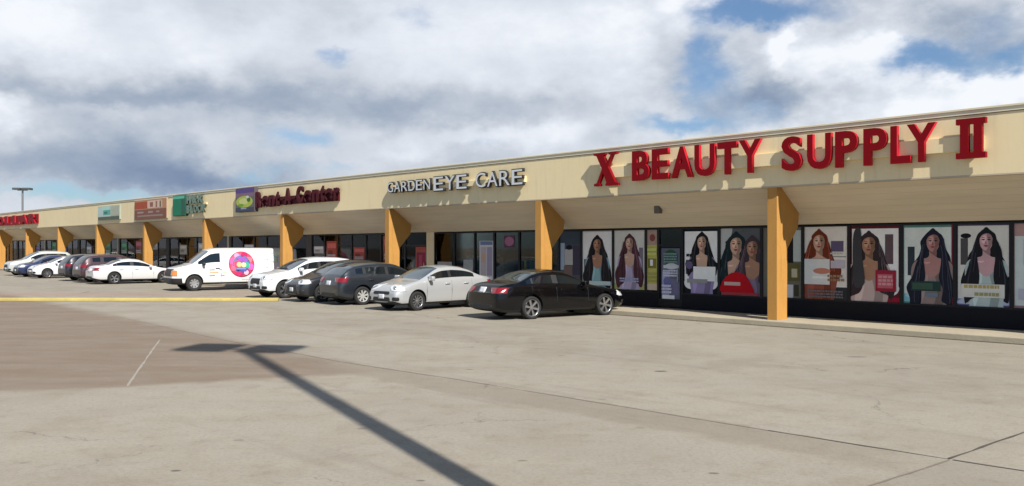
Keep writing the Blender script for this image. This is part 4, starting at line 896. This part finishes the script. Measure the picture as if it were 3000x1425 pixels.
# emblem and lettering on the van's left side
VL = VAN['L']
def ring(cx_, cz, r_): return [(cx_ + r_ * math.cos(i * PI / 16), cz + r_ * math.sin(i * PI / 16)) for i in range(32)]
SDp = ((0, 0, 0), (0, -1, 0), (1, 0, 0), (0, 0, 1))
ex, ez = VL / 2 - 3.30, 1.26
for a_, b_, c_ in (((VL / 2, 0, .47), (-1, 0, 0), (0, 1, 0)),):
    vpatch('bumper', a_, b_, c_, (0, 0, 1), [(-.80, -.13), (.80, -.13), (.80, .15), (-.80, .15)], M['trim'], .03)
for sy in (1, -1):
    vpatch('bumper', (VL / 2 - .15, sy * .85, .47), (-.62, -sy * .78, 0), (.78, -sy * .62, 0), (0, 0, 1), [(-.30, -.13), (.30, -.13), (.30, .15), (-.30, .15)], M['trim'], .028)
emb = vpatch('emblem', *SDp, ring(ex, ez, .64), cm((.62, .06, .10)), .004)
def on(nm, outl, c, off): return vpatch(nm, *SDp, outl, cm(c), off, emb)
on('emblem_ring', ring(ex, ez, .52), (.58, .10, .26), .007)
on('emblem_ring', ring(ex, ez, .44), (.10, .14, .30), .010)
on('emblem_swirl', [(ex - .36, ez + .12), (ex - .1, ez + .36), (ex + .25, ez + .32), (ex + .1, ez + .14), (ex - .2, ez + .08)], (.26, .08, .42), .013)
on('emblem_swirl', [(ex + .05, ez + .2), (ex + .38, ez + .15), (ex + .34, ez - .15), (ex + .12, ez - .1)], (.62, .06, .12), .0145)
on('emblem_swirl', [(ex - .38, ez + .05), (ex - .2, ez + .12), (ex - .2, ez - .2), (ex - .36, ez - .2)], (.02, .36, .22), .0145)
for a_, (c_, r_) in enumerate((((.70, .10, .30), .17), ((.85, .30, .50), .13), ((.55, .02, .10), .16), ((.80, .16, .22), .14), ((.66, .10, .40), .17), ((.80, .40, .55), .12), ((.50, .03, .14), .16), ((.78, .12, .20), .13))):
    t_ = a_ * PI / 4 + .3; on('emblem_splash', ring(ex + .47 * math.cos(t_), ez + .47 * math.sin(t_), r_), c_, .010)
on('emblem_swirl', [(ex - .30, ez - .16), (ex - .05, ez - .30), (ex + .28, ez - .26), (ex + .2, ez - .36), (ex - .2, ez - .36)], (.08, .10, .34), .0145)
on('emblem_letter', ring(ex + .12, ez - .02, .13), (.80, .42, .20), .018)
on('emblem_letter', ring(ex - .10, ez - .04, .12), (.78, .62, .30), .018)
on('emblem_letter', [(ex - .22, ez - .26), (ex + .26, ez - .26), (ex + .24, ez - .18), (ex - .2, ez - .18)], (.20, .20, .45), .018)
for a, z_, w_, h_, c in ((1.72, .98, .26, .05, (.15, .28, .24)), (1.75, .86, .4, .06, (.75, .36, .14)), (1.72, .70, .26, .05, (.15, .28, .24)), (2.2, .98, .12, .05, (.2, .2, .24)), (2.35, .86, .2, .05, (.5, .65, .4)), (2.25, .70, .2, .05, (.2, .35, .34)),
                         (4.4, 1.75, .5, .10, (.80, .66, .72)), (4.75, 1.35, .4, .3, (.62, .78, .66)), (5.4, 1.45, .35, .25, (.62, .80, .50)), (5.3, 1.75, .5, .12, (.84, .80, .55)), (5.6, 1.1, .4, .2, (.60, .72, .82)), (4.45, 1.45, .2, .2, (.80, .55, .66)), (4.3, 1.05, .3, .25, (.64, .66, .80)), (5.0, 1.7, .4, .2, (.70, .80, .60)), (4.9, 1.0, .3, .12, (.76, .6, .74)), (3.3, .50, 1.6, .03, (.75, .25, .32))):
    x = VL / 2 - a
    o_ = vpatch('side_lettering' if a < 3 else 'side_graphic', *SDp, [(x, z_), (x, z_ + h_), (x - w_, z_ + h_), (x - w_, z_)], cm(c), .004, nr=2)
